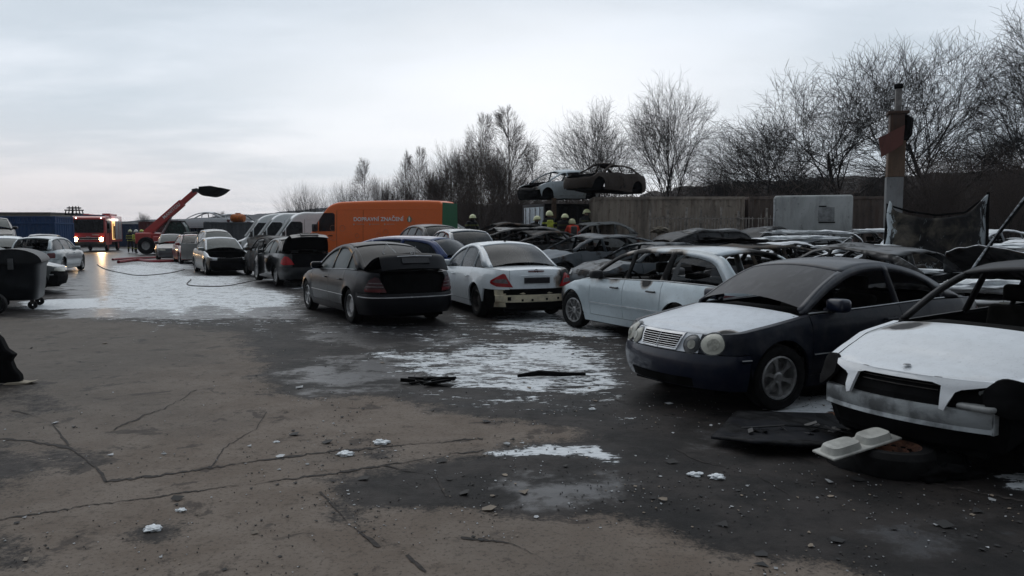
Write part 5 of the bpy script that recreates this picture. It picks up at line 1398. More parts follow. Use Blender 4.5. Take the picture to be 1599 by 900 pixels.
# long black strut with foam, leaning up at the edge
st = empty('bent_strut', (7.9, 12.6, gz(8, 12)), 0, 'black bent strut crusted with foam leaning up towards the edge', 'strut')
q = MB(); q.tube([(-.50, -.1, .92), (-.28, -.05, 1.2), (.05, 0, 1.66), (.55, .1, 2.25)], .028, 7); q.build('bar', BLACK, st)
q = MB(); q.tube([(-.50, -.1, .96), (-.28, -.05, 1.235), (.05, 0, 1.70), (.53, .1, 2.27)], [.012, .024, .010, .018], 6); q.build('foam_crust', simple('sooty_foam', (.25, .27, .29), .8, var=.7, scale=20, bmp=.6), st)

# ---------------------------------------------------------------- vans
def van(x, y, hd, L, label, body, rear_m=None, H=2.65, name='panel_van', group=None, text=False, z0=None):
    th = R(hd); root = empty(name, (x, y, gz(x, y) if z0 is None else z0), th, label, 'van', group)
    W = .99; h = L / 2
    top = crom([(h, .62), (h - .03, .85), (h - .22, 1.06), (h - .72, 1.28), (h - .95, 1.55), (h - 1.35, 2.12), (h - 1.62, 2.44), (h - 2.05, 2.60), (h - 2.6, H - .02), (0, H), (-h + .4, H - .02), (-h + .08, H - .06), (-h + .02, H - .16)], 6)
    xs = list(np.linspace(-h + .02, h, 44)); xf, xr = h - 1.0, -h + 1.35; AR = .42
    for xc in (xf, xr): xs += [xc + AR * math.cos(math.pi * i / 12) * .999 for i in range(13)]
    xs += [h - .01, h - .05, h - .1, h - .2]; xs = sorted(xs)
    tx = top[::-1]
    def zt(xv): return float(np.interp(xv, tx[:, 0], tx[:, 1]))
    def zbot(xv):
        for xc in (xf, xr):
            if abs(xv - xc) < AR: return .34 + math.sqrt(AR * AR - (xv - xc) ** 2)
        return .32
    def yy(xv, z):
        y_ = W - .02 - .085 * max(0, (z - 1.0) / 1.6) ** 1.5 - .05 * max(0, (.6 - z))
        y_ -= .20 * float(ss(xv, h - .7, h + .05)) ** 1.3 + .03 * float(ss(xv, h - 1.8, h - .6)); return y_
    for sg in (1, -1):
        rows = []
        for xv in xs:
            a, c_ = zbot(xv), zt(xv); c1 = c_ - min(.12, (c_ - a) * .3); r_ = [(xv, sg * (yy(xv, a) - .05), a)]
            for k in range(13): z = a + (c1 - a) * k / 12; r_.append((xv, sg * yy(xv, z), z))
            for k in range(1, 5):
                t = k / 4 * math.pi / 2; r_.append((xv, sg * (yy(xv, c1) - .14 * (1 - math.cos(t))), c1 + (c_ - c1) * math.sin(t)))
            r_.append((xv, 0, c_ + .015)); rows.append(r_)
        if sg < 0: rows = rows[::-1]
        mb = MB(); mb.grid(rows); mb.build('side_body', body, root, 45)
    # rear
    re = MB(); zz = np.linspace(.32, H - .1, 8)
    re.grid([[(-h - .0, s_ * (yy(-h, z) - .02), z) for z in zz] for s_ in (1, .5, 0, -.5, -1)]); re.build('rear_doors', rear_m or body, root, 45)
    for e in (1, -1):
        t = MB(); 
        for z0_, z1_ in zip(zz[:-1], zz[1:]): t.add([(-h + .02, e * yy(-h, z0_), z0_), (-h + .02, e * yy(-h, z1_), z1_), (-h, e * (yy(-h, z1_) - .02), z1_), (-h, e * (yy(-h, z0_) - .02), z0_)], [(0, 1, 2, 3)])
        t.build('rear_edge', rear_m or body, root)
    # glass
    ws = MB(); tv = [(h - .80, 1.36), (h - 1.05, 1.70), (h - 1.35, 2.12), (h - 1.5, 2.30)]
    rows = []
    for (xv, z) in tv:
        z = zt(xv) ; w0 = yy(xv, z) - .16; rows.append([(xv + .05 + .06 * (1 - (f / 4) ** 2), w0 * f / 4, z + .03 + .02 * (1 - (f / 4) ** 2)) for f in range(-4, 5)])
    ws.grid(rows); ws.build('windscreen', GL_FOG, root, 60)
    for sg in (1, -1):
        def pp(poly, m, nm, off=.006, par=root):
            cx = sum(a[0] for a in poly) / len(poly); cz = sum(a[1] for a in poly) / len(poly); V = []; F = []; n = len(poly)
            for f in (0, .5, 1):
                for (a, c_) in poly: V.append((cx + (a - cx) * f, sg * (yy(cx + (a - cx) * f, cz + (c_ - cz) * f) + off), cz + (c_ - cz) * f))
            for (a, c_) in poly: V.append((a, sg * (yy(a, c_) - .01), c_))
            for k in range(3):
                for i in range(n): F.append((k * n + i, (k + 1) * n + i, (k + 1) * n + (i + 1) % n, k * n + (i + 1) % n))
            return mk(nm, V, F, m, par, 40)
        pp([(h - .88, 1.36), (h - 1.12, 1.36), (h - 1.12, 1.78)], GL_FOG, 'quarter_window')
        pp([(h - 1.18, 1.34), (h - 1.95, 1.34), (h - 1.95, 2.06), (h - 1.86, 2.14), (h - 1.42, 2.14), (h - 1.18, 1.84)], GL_TINT, 'door_window')
        for (a, c_) in ((h - 1.10, 1.2), (h - 2.04, 1.3), (h - 3.3, 1.3)):
            q = MB(); q.grid([[(a, sg * (yy(a, z) + .003), z), (a - .012, sg * (yy(a, z) + .003), z)] for z in np.linspace(.45, c_ + .95 if a < h - 1.2 else 1.2, 6)]); q.build('door_seam', BLACK, root, 0)
        q = MB(); q.tube([(h - 1.85, sg * (yy(0, 1.15) + .03), 1.15), (h - 1.65, sg * (yy(0, 1.15) + .03), 1.15)], .018, 6); q.build('handle', BLACK, root)
        q = MB(); q.grid([[(xv, sg * (yy(xv, 2.28) + .001), 2.27), (xv, sg * (yy(xv, 2.28) + .010), 2.285), (xv, sg * (yy(xv, 2.28) + .001), 2.30)] for xv in np.linspace(-h + .1, h - 2.1, 12)]); q.build('side_rib', body, root)
        q = MB(); q.box(-.06, .08, -.1, .12, -.18, .16, TR(h - 1.05, sg * 1.1, 1.5), bev=.04); q.build('wing_mirror', PLASTIC, root)
        q = panelv = pp([(h - .10, .82), (h - .50, .95), (h - .52, 1.12), (h - .20, 1.04)], LAMP, 'headlight')
    fb = MB(); fb.box(h - .25, h + .05, -.86, .86, .30, .62, bev=.08); fb.build('front_bumper', PLASTIC, root)
    fg = MB(); fg.box(h - .1, h + .015, -.5, .5, .68, .88, bev=.03); fg.build('grille', BLACK, root)
    fl = MB(); fl.box(-h + .1, h - .2, -.8, .8, .28, .45); fl.build('underframe', BLACK, root, 0)
    class Cc: pass
    for xc in (xf, xr):
        for sg in (1, -1): wheel(None, root, xc, sg * (W - .03), 0, .345, 'steel', STEEL)
    return root, yy, h
ORG = paint('orange_van_paint', (.90, .165, .020), .42, coat=.25, dust=.06)
GRN = paint('green_van_paint', (.012, .15, .06), .4, coat=.3, dust=.15)
ov, oyy, oh = van(-6.0, 34.1, 164.5, 6.95, 'orange van with white lettering on its side and a green rear', ORG, GRN, name='delivery_van', z0=.34)
WTXT = simple('lettering_white', (.95, .95, .93), .5, var=.05)
def text(s_, size, m, parent, loc, rot, name='lettering', sp=1.0, th=.003, bold=True):
    cu = bpy.data.curves.new(name, 'FONT'); cu.body = s_; cu.size = size; cu.space_character = sp; cu.extrude = th
    if bold: cu.offset = size * .022
    o = bpy.data.objects.new('tmp', cu); COL.objects.link(o); dg = bpy.context.evaluated_depsgraph_get()
    me = bpy.data.meshes.new_from_object(o.evaluated_get(dg)); bpy.data.objects.remove(o); me.name = name; me.materials.clear(); me.materials.append(m)
    q = bpy.data.objects.new(name, me); link(q, parent); q.location = loc; q.rotation_euler = rot; return q
# van's left side (+y) faces the camera; reading direction runs towards the rear
ysd = oyy(0, 1.9) + .008
tiltx = R(90) + .028
q = text('DOPRAVNÍ ZNAČENÍ', .235, WTXT, ov, (.62, oyy(0, 1.86) + .014, 1.78), (tiltx, 0, math.pi), sp=1.04)
for k, (xk, s_) in enumerate(((.60, .0), (-.10, 0), (-.80, 0))):
    q = MB(); q.lathe([(.001, .004), (.035, .004), (.035, -.004)], 12, TR(xk - .05 * (k > 0), oyy(0, 1.64) + .012, 1.64)); q.box(xk - .50, xk - .14, oyy(0, 1.64) + .002, oyy(0, 1.64) + .009, 1.635, 1.652); q.build('small_print', simple('faded_white', (.62, .45, .36), .5), ov)
q = MB(); q.prism([(-.08, 1.78), (.08, 1.78), (.11, 1.92), (.0, 2.06), (-.11, 1.92)], oyy(0, 1.9) + .004, oyy(0, 1.9) + .011, TR(-1.98, 0, -.05)); q.build('logo', simple('logo_green', (.12, .25, .16), .5), ov)
q = MB(); q.prism([(-.02, 1.80), (.03, 1.80), (.04, 1.95), (.0, 2.03), (-.04, 1.93)], oyy(0, 1.9) + .012, oyy(0, 1.9) + .016, TR(-1.98, 0, -.05)); q.build('logo', WTXT, ov)
for (xk, zk, s_) in ((1.62, 1.48, .13), (1.15, 1.47, .13), (1.6, 1.1, .17), (.45, 1.15, .1), (-.9, 1.3, .12), (-2.1, 1.72, .12), (-.55, 1.18, .1)):
    q = MB(); n = 15
    for i in range(n):
        t = 2 * math.pi * i / n; t2 = t + .26; q.tube([(xk + s_ * math.cos(t), oyy(0, zk) + .008, zk + s_ * math.sin(t)), (xk + s_ * math.cos(t2) * .9, oyy(0, zk) + .008, zk + s_ * math.sin(t2) * .9)], .009, 4)
    q.build('cog_print', simple('pale_orange', (.55, .22, .12), .5), ov)
VW = paint('van_white', (.80, .83, .84), .35, coat=.5, dust=.08)
GV = 'white panel vans in a row'
van(-9.5, 38.6, 201, 6.0, 'nearest white panel van with a dark open side window', VW, group=GV, H=2.62)
van(-11.3, 41.4, 201, 6.0, 'middle white panel van showing only its nose', VW, group=GV, H=2.62)
van(-13.0, 44.4, 201, 6.0, 'farthest white panel van with the highest-set roof edge behind', VW, group=GV, H=2.7)
build_car('mpv', -3.55, 38.2, 355, 'pale people carrier almost hidden behind the green end of the orange van', 'car', body=VW, gl=('fog', 'fog', 'tint'), detail=.5, z0=.62)

# ---------------------------------------------------------------- fire engine
FRED = paint('fire_red', (.5, .025, .022), .3, coat=.8, dust=.2)
def fire_engine(x, y, hd):
    root = empty('fire_engine', (x, y, 0), R(hd), 'red fire engine with both headlights lit facing down the lane', 'fire engine')
    W = 1.22
    q = MB(); q.prism([(3.5, .55), (3.5, 1.45), (3.3, 2.72), (3.05, 2.86), (1.2, 2.86), (1.2, .55)], -W, W); q.build('cab', FRED, root, 30, bev=.05)
    q = MB(); q.box(-3.5, 1.15, -W, W, .75, 2.95, bev=.05); q.build('body', FRED, root)
    q = MB(); q.prism([(3.52, 1.52), (3.345, 2.60), (3.32, 2.60), (3.49, 1.52)], -1.08, 1.08); q.build('windscreen', GL_SOOT, root, 0)
    q = MB(); q.box(3.42, 3.62, -W, W, .42, .80, bev=.05); q.build('front_bumper', simple('bumper_dark', (.03, .03, .03), .5), root)
    q = MB(); q.box(3.5, 3.535, -.72, .72, .98, 1.02); q.box(3.5, 3.535, -.72, .72, 1.12, 1.16); q.box(3.5, 3.535, -.72, -.68, 1.02, 1.12); q.box(3.5, 3.535, .68, .72, 1.02, 1.12); q.build('grille_frame', simple('white_trim', (.6, .6, .6), .4), root)
    q = MB(); q.box(3.5, 3.52, -.66, .66, 1.025, 1.115); q.build('grille', BLACK, root)
    HL = simple('lit_headlight', (1, .8, .5), .3, emit=((1, .66, .32), 60.))
    for sg in (1, -1):
        q = MB(); q.box(3.55, 3.64, sg * .92 - .19, sg * .92 + .19, .86, 1.16, bev=.05); h_ = q.build('headlight_housing', BLACK, root)
        q = MB(); q.lathe([(.001, 0), (.14, -.005), (.16, -.03)], 16, TR(3.66, sg * .92, 1.01) @ Matrix.Rotation(R(-90), 4, 'Z')); q.build('headlight', HL, h_)
        li = bpy.data.lights.new('headlight_beam', 'SPOT'); li.energy = 260; li.spot_size = R(75); li.spot_blend = .8; li.color = (1, .62, .30); li.shadow_soft_size = .15
        lo = bpy.data.objects.new('headlight_beam', li); link(lo, root); lo.location = (3.8, sg * .92, 1.01); lo.rotation_euler = (0, R(-86), 0) 
        lo.rotation_euler = Vector((1, 0, -.035)).to_track_quat('-Z', 'Y').to_euler()
        q = MB(); q.box(1.5, 2.9, sg * W - .01, sg * W + .02, 1.5, 2.5, bev=.01); q.build('side_window', GL_SOOT, root)
        q = MB(); q.box(2.0, 2.03, sg * W - .01, sg * W + .025, .7, 2.6); q.build('door_seam', BLACK, root, 0)
        q = MB(); q.box(-.05, .05, -.1, .1, -.25, .2, TR(3.45, sg * 1.42, 2.1), bev=.03); q.tube([(3.4, sg * 1.2, 2.5), (3.45, sg * 1.4, 2.3)], .02, 5); q.build('wing_mirror', BLACK, root)
        q = MB(); q.lathe([(.001, 0), (.05, -.01)], 10, TR(3.36, sg * .9, 2.72) @ Matrix.Rotation(R(-90), 4, 'Z')); q.build('marker_lamp', simple('marker_lit', (1, 1, 1), .3, emit=((1, .9, .8), 6.)), root)
        for k in range(3):
            x0 = -3.2 + k * 1.45
            lit = (sg > 0 and k == 2)
            q = MB(); q.box(x0, x0 + 1.2, sg * W - .02, sg * W + .012, .95, 2.5); q.build('shutter', simple('lit_locker', (.8, .5, .2), .5, emit=((1, .6, .22), 1.1)) if lit else simple('shutter_grey', (.25, .25, .26), .4), root, 0)
            if lit:
                q = MB(); q.box(x0 + .1, x0 + .5, sg * W - .0, sg * W + .05, 1.0, 2.1, bev=.03); q.box(x0 + .75, x0 + .95, sg * W - .0, sg * W + .05, 1.0, 2.3, bev=.03); q.build('stowed_gear', BLACK, root)
                q = MB(); q.box(x0 - .1, x0 + 1.4, sg * W + .0, sg * W + .25, 2.52, 2.68, bev=.02); q.build('awning_lamp', simple('awning_lit', (1, 1, 1), .4, emit=((1, .95, .85), 2.5)), root)
        for xc in (2.3, -2.0): 
            wheel(None, root, xc, sg * (W - .05), 0, .50, 'steel', simple('red_rim', (.2, .02, .02), .5))
    q = MB(); q.box(2.0, 2.4, -1.0, 1.0, 2.87, 2.98, bev=.03); q.build('light_bar', simple('blue_bar', (.02, .03, .12), .3), root)
    q = MB(); q.box(-3.3, .8, -.9, -.5, 2.96, 3.1, bev=.02); q.box(-3.2, -.2, .3, .9, 2.96, 3.15, bev=.03); q.build('roof_locker', FRED, root)
    q = MB(); q.box(3.505, 3.53, .25, .75, 1.33, 1.40); q.box(3.505, 3.53, -.2, .12, 1.2, 1.24); q.build('front_marking', simple('faded_marking', (.5, .42, .42), .5), root)
    q = MB(); q.box(-3.4, 3.4, -1.0, 1.0, .45, .74); q.build('chassis', BLACK, root, 0)
fire_engine(-34.9, 65.0, 287)

# ---------------------------------------------------------------- telehandler
def loader(x, y, hd):
    root = empty('telescopic_loader', (x, y, 0), R(hd), 'red telescopic loader with its boom raised and bucket tipped', 'loader')
    TR_ = paint('loader_red', (.5, .035, .03), .4, coat=.5, dust=.2); DG = simple('loader_grey', (.03, .03, .032), .6)
    q = MB(); q.box(-2.3, 2.2, -.65, .65, .65, 1.15, bev=.06); q.box(-2.35, -1.2, -1.0, 1.0, .75, 1.55, bev=.1); q.box(-1.1, 1.0, -1.05, -.4, .6, 1.3, bev=.08); q.build('chassis', TR_, root)
    q = MB(); q.prism([(-.7, 1.2), (.95, 1.2), (.7, 2.0), (.45, 2.35), (-.6, 2.35), (-.75, 1.9)], .25, 1.08); q.build('cab_glass', glass('green_glass', (.03, .07, .06), .8), root, 0)
    q = MB()
    for yy_ in (.24, 1.09):
        q.tube([(-.7, yy_, 1.2), (-.75, yy_, 1.9), (-.6, yy_, 2.37), (.45, yy_, 2.37), (.7, yy_, 2.0), (.95, yy_, 1.2)], .04, 6)
    q.box(-.65, .5, .22, 1.11, 2.36, 2.44, bev=.02); q.build('cab_frame', DG, root)
    for xx in (1.55, -1.55):
        for sg in (1, -1):
            t = MB(); t.lathe([(.3, -.17), (.55, -.19), (.62, -.1), (.63, 0), (.62, .1), (.55, .19), (.3, .17)], 26, TR(xx, sg * .98, .63)); w2 = t.build('wheel', RUBBER, root)
            t = MB(); t.lathe([(.3, .13), (.2, .05), (.001, .07)], 20, TR(xx, sg * .98, .63) @ Matrix.Scale(sg, 4, (0, 1, 0))); t.build('rim', simple('loader_rim', (.3, .3, .3), .5), w2)
    # boom: pivot at the rear, rising forward
    ang = R(41); L1, L2 = 3.5, 4.75
    B = TR(-1.9, -.1, 1.45, 0, 0, -ang)
    q = MB(); q.box(0, L1, -.21, .21, -.26, .24, B, bev=.0); q.build('boom', TR_, root, 0, bev=.02)
    q = MB(); q.box(L1 - .1, L2, -.15, .15, -.19, .16, B); bi = q.build('inner_boom', TR_, root, 0, bev=.02)
    text('MANITOU', .32, simple('text_pale', (.9, .85, .85), .5), root, B @ Vector((L1 - 1.75, -.215, -.10)), (R(90), -ang, 0), sp=1.1)
    e = B @ Vector((L2, 0, 0))
    q = MB(); q.prism([(-.25, .12), (.12, .2), (.5, -.08), (.8, -.16), (.8, -.36), (.4, -.28), (.08, -.04), (-.15, -.18)], -.16, .16, TR(e.x, e.y, e.z)); q.build('knuckle', DG, root, 0, bev=.02)
    # bucket: opening up
    q = MB(); prof = crom([(.62, .26), (.60, .0), (.75, -.30), (1.15, -.38), (1.7, -.18), (2.15, .16)], 5)
    rows = [[(e.x + a, e.y + yv, e.z + c_) for a, c_ in prof] for yv in (-1.1, 1.1)]; q.grid(rows)
    for yv in (-1.1, 1.1): q.prism([(a, c_) for a, c_ in prof] + [(1.4, .32)], yv - .015, yv + .015, TR(e.x, e.y, e.z))
    o = q.build('bucket', BLACK, root, 30); md = o.modifiers.new('thick', 'SOLIDIFY'); md.thickness = .03
    q = MB(); q.tube([(-.9, -.1, 1.2), B @ Vector((2.2, 0, -.25))], .07, 8); q.build('lift_ram', DIMTRIM, root)
loader(-24.6, 56.0, 4)

# ---------------------------------------------------------------- far left: blue containers, building, rack, tank
BLUEC = corr_mat('blue_container_paint', (.012, .055, .16), .05, .25); BLUEC2 = corr_mat('blue_container_dim', (.010, .035, .10), .05, .3)
GC = 'blue containers at the far end'
container(-35.6, 57.5, R(2), 4.4, 'taller blue container standing next to the fire engine', BLUEC, group=GC, H=2.75, z=.0)
container(-33.95, 53.2, R(2), 6.06, 'lower blue container in front of the taller one', BLUEC, group=GC, H=2.25, z=0)
container(hx(312, 60), 64, R(0), 6.06, 'blue container carrying bare silver car shells', BLUEC2, group=GC, H=2.0)
container(hx(185, 78), 84, R(0), 12., 'long blue container behind the fire engine', BLUEC2, group=GC, H=2.4)
container(hx(230, 72), 78, R(0), 6., 'faded red container behind the far firefighters', corr_mat('red_container_paint', (.12, .03, .03), .2, .4), H=2.6)
container(hx(395, 56), 56, R(0), 6.06, 'plain grey container under the orange tank', corr_mat('grey_container', (.09, .10, .11), .1, .3), H=2.3)
bd = empty('flat_roofed_building', (hx(8, 72), 76, 0), 0, 'low beige flat-roofed building behind the blue containers', 'building')
q = MB(); q.box(-6, 2.05, 0, 6, 0, 3.35); q.build('wall', simple('beige_wall', (.22, .20, .17), .8, var=.15), bd, 0)
q = MB(); q.box(-6.1, 2.15, -.1, 6.1, 3.355, 3.5); q.build('roof', simple('roof_edge', (.16, .15, .14), .8), bd, 0)
q = MB(); q.box(-6, -1., -.03, -.0, 2.35, 2.75); q.build('window_band', simple('dim_blue', (.05, .09, .13), .4), bd, 0)
rk = empty('lattice_mast', (hx(117, 70), 70, 0), 0, 'dark lattice frame on twin posts above the fire engine', 'mast')
q = MB()
for xx in (-.14, .28, .42): q.tube([(xx, 0, 0), (xx, 0, 3.3)], .055, 6)
q.build('post', simple('mast_grey', (.10, .10, .11), .6), rk)
q = MB()
for zz in (2.75 + .42, 3.35 + .2, 3.75): 
    for yv in (0, .5): q.tube([(-.72 if zz < 3.7 else -.5, yv, zz), (.72 if zz < 3.7 else .5, yv, zz)], .06, 6)
for xx in (-.7, -.35, .05, .35, .7): 
    for yv in (0, .5): q.tube([(xx, yv, 3.15), (xx * .8, yv, 3.9 if abs(xx) < .5 else 3.6)], .045, 6)
q.build('lattice_head', BLACK, rk)
tk = empty('orange_tank', (hx(374, 55.5), 55.5, 2.3), 0, 'small orange ribbed tank standing on the grey container', 'tank'); tk.scale = (.85, .85, .62)
q = MB(); q.lathe([(.001, -.55), (.42, -.52), (.48, -.4), (.48, .4), (.42, .52), (.001, .55)], 20, TR(0, 0, .48) @ Matrix.Rotation(R(90), 4, 'Z')); q.build('barrel', simple('tank_orange', (.50, .13, .015), .5), tk)
q = MB()
for xx in (-.3, 0, .3): q.lathe([(.485, -.02), (.505, 0), (.485, .02)], 20, TR(xx, 0, .48) @ Matrix.Rotation(R(90), 4, 'Z'))
q.build('ribs', simple('tank_orange_dark', (.35, .09, .01), .5), tk)
q = MB(); q.box(-.2, .2, -.12, .12, .95, 1.08, bev=.03); q.build('filler_cap', simple('tank_orange', (.5, .13, .015)), tk)
SH = paint('shell_silver', (.75, .78, .8), .4, dust=.05)
build_car('sedan', hx(302, 60), 62.4, 182, 'bare silver car shell lying on the far blue container', 'car', 'bare shells on the far container', body=SH, gl=(None,) * 3, z0=1.72, wheels=False, interior=False, detail=.4, skip=('hood', 'mirror', 'plate', 'front_bumper', 'rear_bumper'))
build_car('hatch', hx(338, 60), 62.6, 185, 'second bare shell standing next to the orange tank', 'car', 'bare shells on the far container', body=SH, gl=(None,) * 3, z0=1.55, wheels=False, interior=False, detail=.4, skip=('hood', 'mirror', 'plate', 'front_bumper', 'rear_bumper'))
tr_ = empty('flatbed_trailer', (-24.6, 36.6, 0), R(302), 'low flatbed trailer under the raised dark hatchback', 'trailer')
q = MB(); q.box(-2.4, 2.4, -.95, .95, .58, .80, bev=.02); q.build('bed', STEEL, tr_)
for sg in (1, -1):
    for xx in (-.4, .4): wheel(None, tr_, xx, sg * .9, 0, .29, 'steel', STEEL)

# ---------------------------------------------------------------- black wheeled bin
def bin_(x, y, hd):
    root = empty('wheeled_bin', (x, y, 0), R(hd), 'big black four-wheeled refuse bin with rounded lid', 'bin'); root.scale = (1, 1, .93)
    m = simple('bin_plastic', (.008, .010, .013), .45, var=.35, scale=4, spec=.35); 
    q = MB(); rows = []
    for z, wx, wy in ((.22, .56, .42), (.26, .60, .46), (.6, .63, .50), (1.02, .66, .53), (1.06, .69, .56), (1.10, .69, .56)):
        P = ell(0, 0, wx, wy, 32, 0, 7.); rows.append([(a, c_, z) for a, c_ in P + P[:1]])
    rows = [[(0, 0, .22)] * 33] + rows; q.grid(rows); b_ = q.build('tub', m, root, 50); 
    q = MB(); rows = []
    for xx in np.linspace(-.68, .68, 18):
        rib = .012 if int((xx + .68) / .1) % 2 else 0
        rows.append([(xx, .57 * math.cos(t), 1.11 + (.30 + rib) * math.sin(t)) for t in np.linspace(0, math.pi, 19)])
    q.grid(rows)
    for xx in (-.68, .68): q.add([(xx, .57 * math.cos(t), 1.11 + .30 * math.sin(t)) for t in np.linspace(0, math.pi, 19)], [tuple(range(19))])
    q.build('lid', m, root, 40)
    q = MB()
    for sg in (1, -1): q.box(-.03, .03, -.05, .05, .95, 1.2, TR(sg * .72, 0, 0), bev=.01)
    q.build('trunnion', simple('bin_bracket', (.07, .075, .08), .5), root)
    q = MB(); q.tube([(-.5, -.60, 1.0), (.5, -.60, 1.0)], .02, 6); q.build('handle', m, root)
    for sx_ in (1, -1):
        for sy in (1, -1):
            f = MB(); f.box(-.03, .03, -.04, .04, .14, .23, TR(sx_ * .5, sy * .34, 0)); ff = f.build('caster_fork', STEEL, root)
            t = MB(); t.lathe([(.02, -.025), (.09, -.028), (.10, -.01), (.10, .01), (.09, .028), (.02, .025)], 18, TR(sx_ * .5 - .02, sy * .34, .10) @ Matrix.Rotation(R(75), 4, 'Z')); t.build('caster_wheel', RUBBER, ff)
bin_(-11.0, 17.05, -66)
lw = empty('loose_wheel', (-10.55, 15.6, .0), R(20), 'round black loose wheel lying against the bin', 'wheel'); wheel(None, lw, 0, .1, 0, .22, 'steel', STEEL)

# ---------------------------------------------------------------- things lying in the yard
fx, fy = G(-12, 603)
o = empty('charred_plastic_trim', (fx - .02, fy + .1, 0), R(8), 'ragged black plastic trim standing on end at the very edge with a pale sole', 'debris')
def blob(name, pts, m, parent, th=.05, seed=0):
    q = MB(); q.prism(pts, -th, th); return q.build(name, m, parent, 30, bev=.02)
blob('torn_panel', [(-.30, .02), (-.02, .02), (-.05, .15), (-.16, .30), (-.22, .44), (-.35, .46)], BLACK, o, .07)
blob('ragged_leg', [(-.04, .02), (.16, .015), (.27, .03), (.26, .10), (.20, .18), (.17, .27), (.22, .33), (.13, .40), (.08, .52), (.02, .58), (-.2, .60), (-.3, .5), (-.12, .34), (-.02, .16)], BLACK, o, .06)
blob('pale_strip', [(.08, .0), (.14, .025), (.24, .03), (.34, .02), (.42, .035), (.34, .0), (.22, -.012)], simple('pale_foam_strip', (.30, .26, .20), .8), o, .07)
blob('pale_strip', [(-.06, .60), (.02, .60), (.06, .57), (-.02, .575)], simple('pale_foam_strip', (.30, .26, .20), .8), o, .05)

PNAVY = paint('fallen_panel_paint', (.005, .006, .010), .5, soot=.6, coat=.0, spec=.15)
P0 = [G(1110, 695), G(1150, 662), G(1300, 655), G(1320, 672), G(1300, 715), G(1180, 712)]
q = MB(); n = len(P0); V = [(a[0], a[1], .05 + .05 * math.sin(i * 1.7)) for i, a in enumerate(P0)]; cen = np.mean(P0, 0); V.append((cen[0], cen[1], .085))
q.add(V, [(i, (i + 1) % n, n) for i in range(n)]); o = q.build('fallen_door_skin', PNAVY, None, 60); md = o.modifiers.new('s', 'SUBSURF'); md.levels = md.render_levels = 3; md.subdivision_type = 'SIMPLE'; md = o.modifiers.new('thick', 'SOLIDIFY'); md.thickness = .02
tag(o, 'dark blue body panel lying flat before the white-bonneted wreck', 'panel')
# white moulded tray lying on the tyre
tx_, ty_ = G(1345, 690, .22)
tr_ = empty('moulded_tray', (tx_ - .02, ty_, .20), R(24), 'dirty white moulded plastic tray resting on the rusty wheel', 'tray', rot=(R(4), R(-7), R(24)))
TRY = simple('tray_white', (.40, .40, .37), .6, var=.25, scale=7)
q = MB(); q.box(-.34, .32, -.10, .10, -.008, .010, bev=.008); q.build('plate', TRY, tr_)
for xx, w2 in ((-.17, .145), (.14, .13)):
    q = MB(); P = ell(xx, 0, w2, .085, 24, 0, 4); P2 = ell(xx, 0, w2 * .88, .07, 24, 0, 4)
    q.grid([[(a, c_, .010) for a, c_ in P + P[:1]], [(a, c_, .055) for a, c_ in P2 + P2[:1]], [(xx, 0, .058)] * 25]); q.build('moulded_cup', TRY, tr_, 40)
wx, wy = G(1393, 712, .10)
lw = empty('burnt_road_wheel', (wx, wy, .09), 0, 'burnt wheel lying flat with a rust-brown steel rim', 'wheel')
t = MB(); t.lathe([(.17, -.09), (.26, -.10), (.29, -.05), (.29, .05), (.26, .09), (.19, .09)], 30, Matrix.Rotation(R(90), 4, 'X')); w2 = t.build('tyre', RUBBER, lw)
RR = simple('rusty_rim', (.12, .05, .028), .8, var=.6, scale=18, bmp=.5)
t = MB(); t.lathe([(.19, .09), (.175, .075), (.15, .04), (.10, .055), (.07, .03), (.001, .03)], 30, Matrix.Rotation(R(90), 4, 'X')); rm = t.build('rim', RR, lw)
t = MB()
for k in range(12): a = k * math.pi / 6; t.box(-.012, .012, -.012, .012, .050, .058, TR(.125 * math.cos(a), .125 * math.sin(a), 0))
t.V = [(v[0], v[1], v[2] * 1.0) for v in t.V]; t.build('vent_holes', BLACK, rm, 0)
tyx, tyy = G(1400, 735, .0)
t = MB(); t.lathe([(.19, -.08), (.28, -.10), (.31, -.04), (.31, .04), (.28, .10), (.19, .08)], 30, TR(tyx - .1, tyy + .18, .0) @ Matrix.Rotation(R(90), 4, 'X')); 
tag(t.build('scorched_tyre', RUBBER, None), 'scorched tyre half buried beneath the burnt wheel', 'tyre')
wx, wy = G(1296, 655, 0)
q = MB(); q.box(-.07, .09, -.05, .05, 0, .055, bev=.006); o = q.build('wooden_block', simple('block_wood', (.16, .07, .035), .8, var=.4, scale=15)); o.location = (wx + .05, wy, .0); o.rotation_euler = (0, 0, R(15)); tag(o, 'small reddish wooden block on the foam under the metal beam', 'block')
wx, wy = G(1460, 745)
clod(wx, wy, .03, (.26, .14, .10), 'heap of charred rags and parts under the beam', BLACK, 'charred_heap', cat='debris', seed=9, group='charred lumps in the yard')
clod(wx - .22, wy + .15, .04, (.12, .10, .09), 'smaller charred clump next to the burnt wheel', BLACK, 'charred_heap', cat='debris', seed=12, group='charred lumps in the yard')
wx, wy = G(665, 600); q = MB(); rr_ = random.Random(8)
for k in range(9): q.box(-.18 * rr_.random() - .05, .18 * rr_.random() + .05, -.02, .02, 0, .02 + .02 * rr_.random(), TR(rr_.uniform(-.25, .25), rr_.uniform(-.12, .12), .01 * k * .6, rr_.uniform(-.7, .7), 0, rr_.uniform(-.12, .12)))
o = q.build('broken_trim_pile', BLACK, bev=.004); o.location = (wx, wy, 0); tag(o, 'little pile of broken black trim at the puddle edge', 'debris')
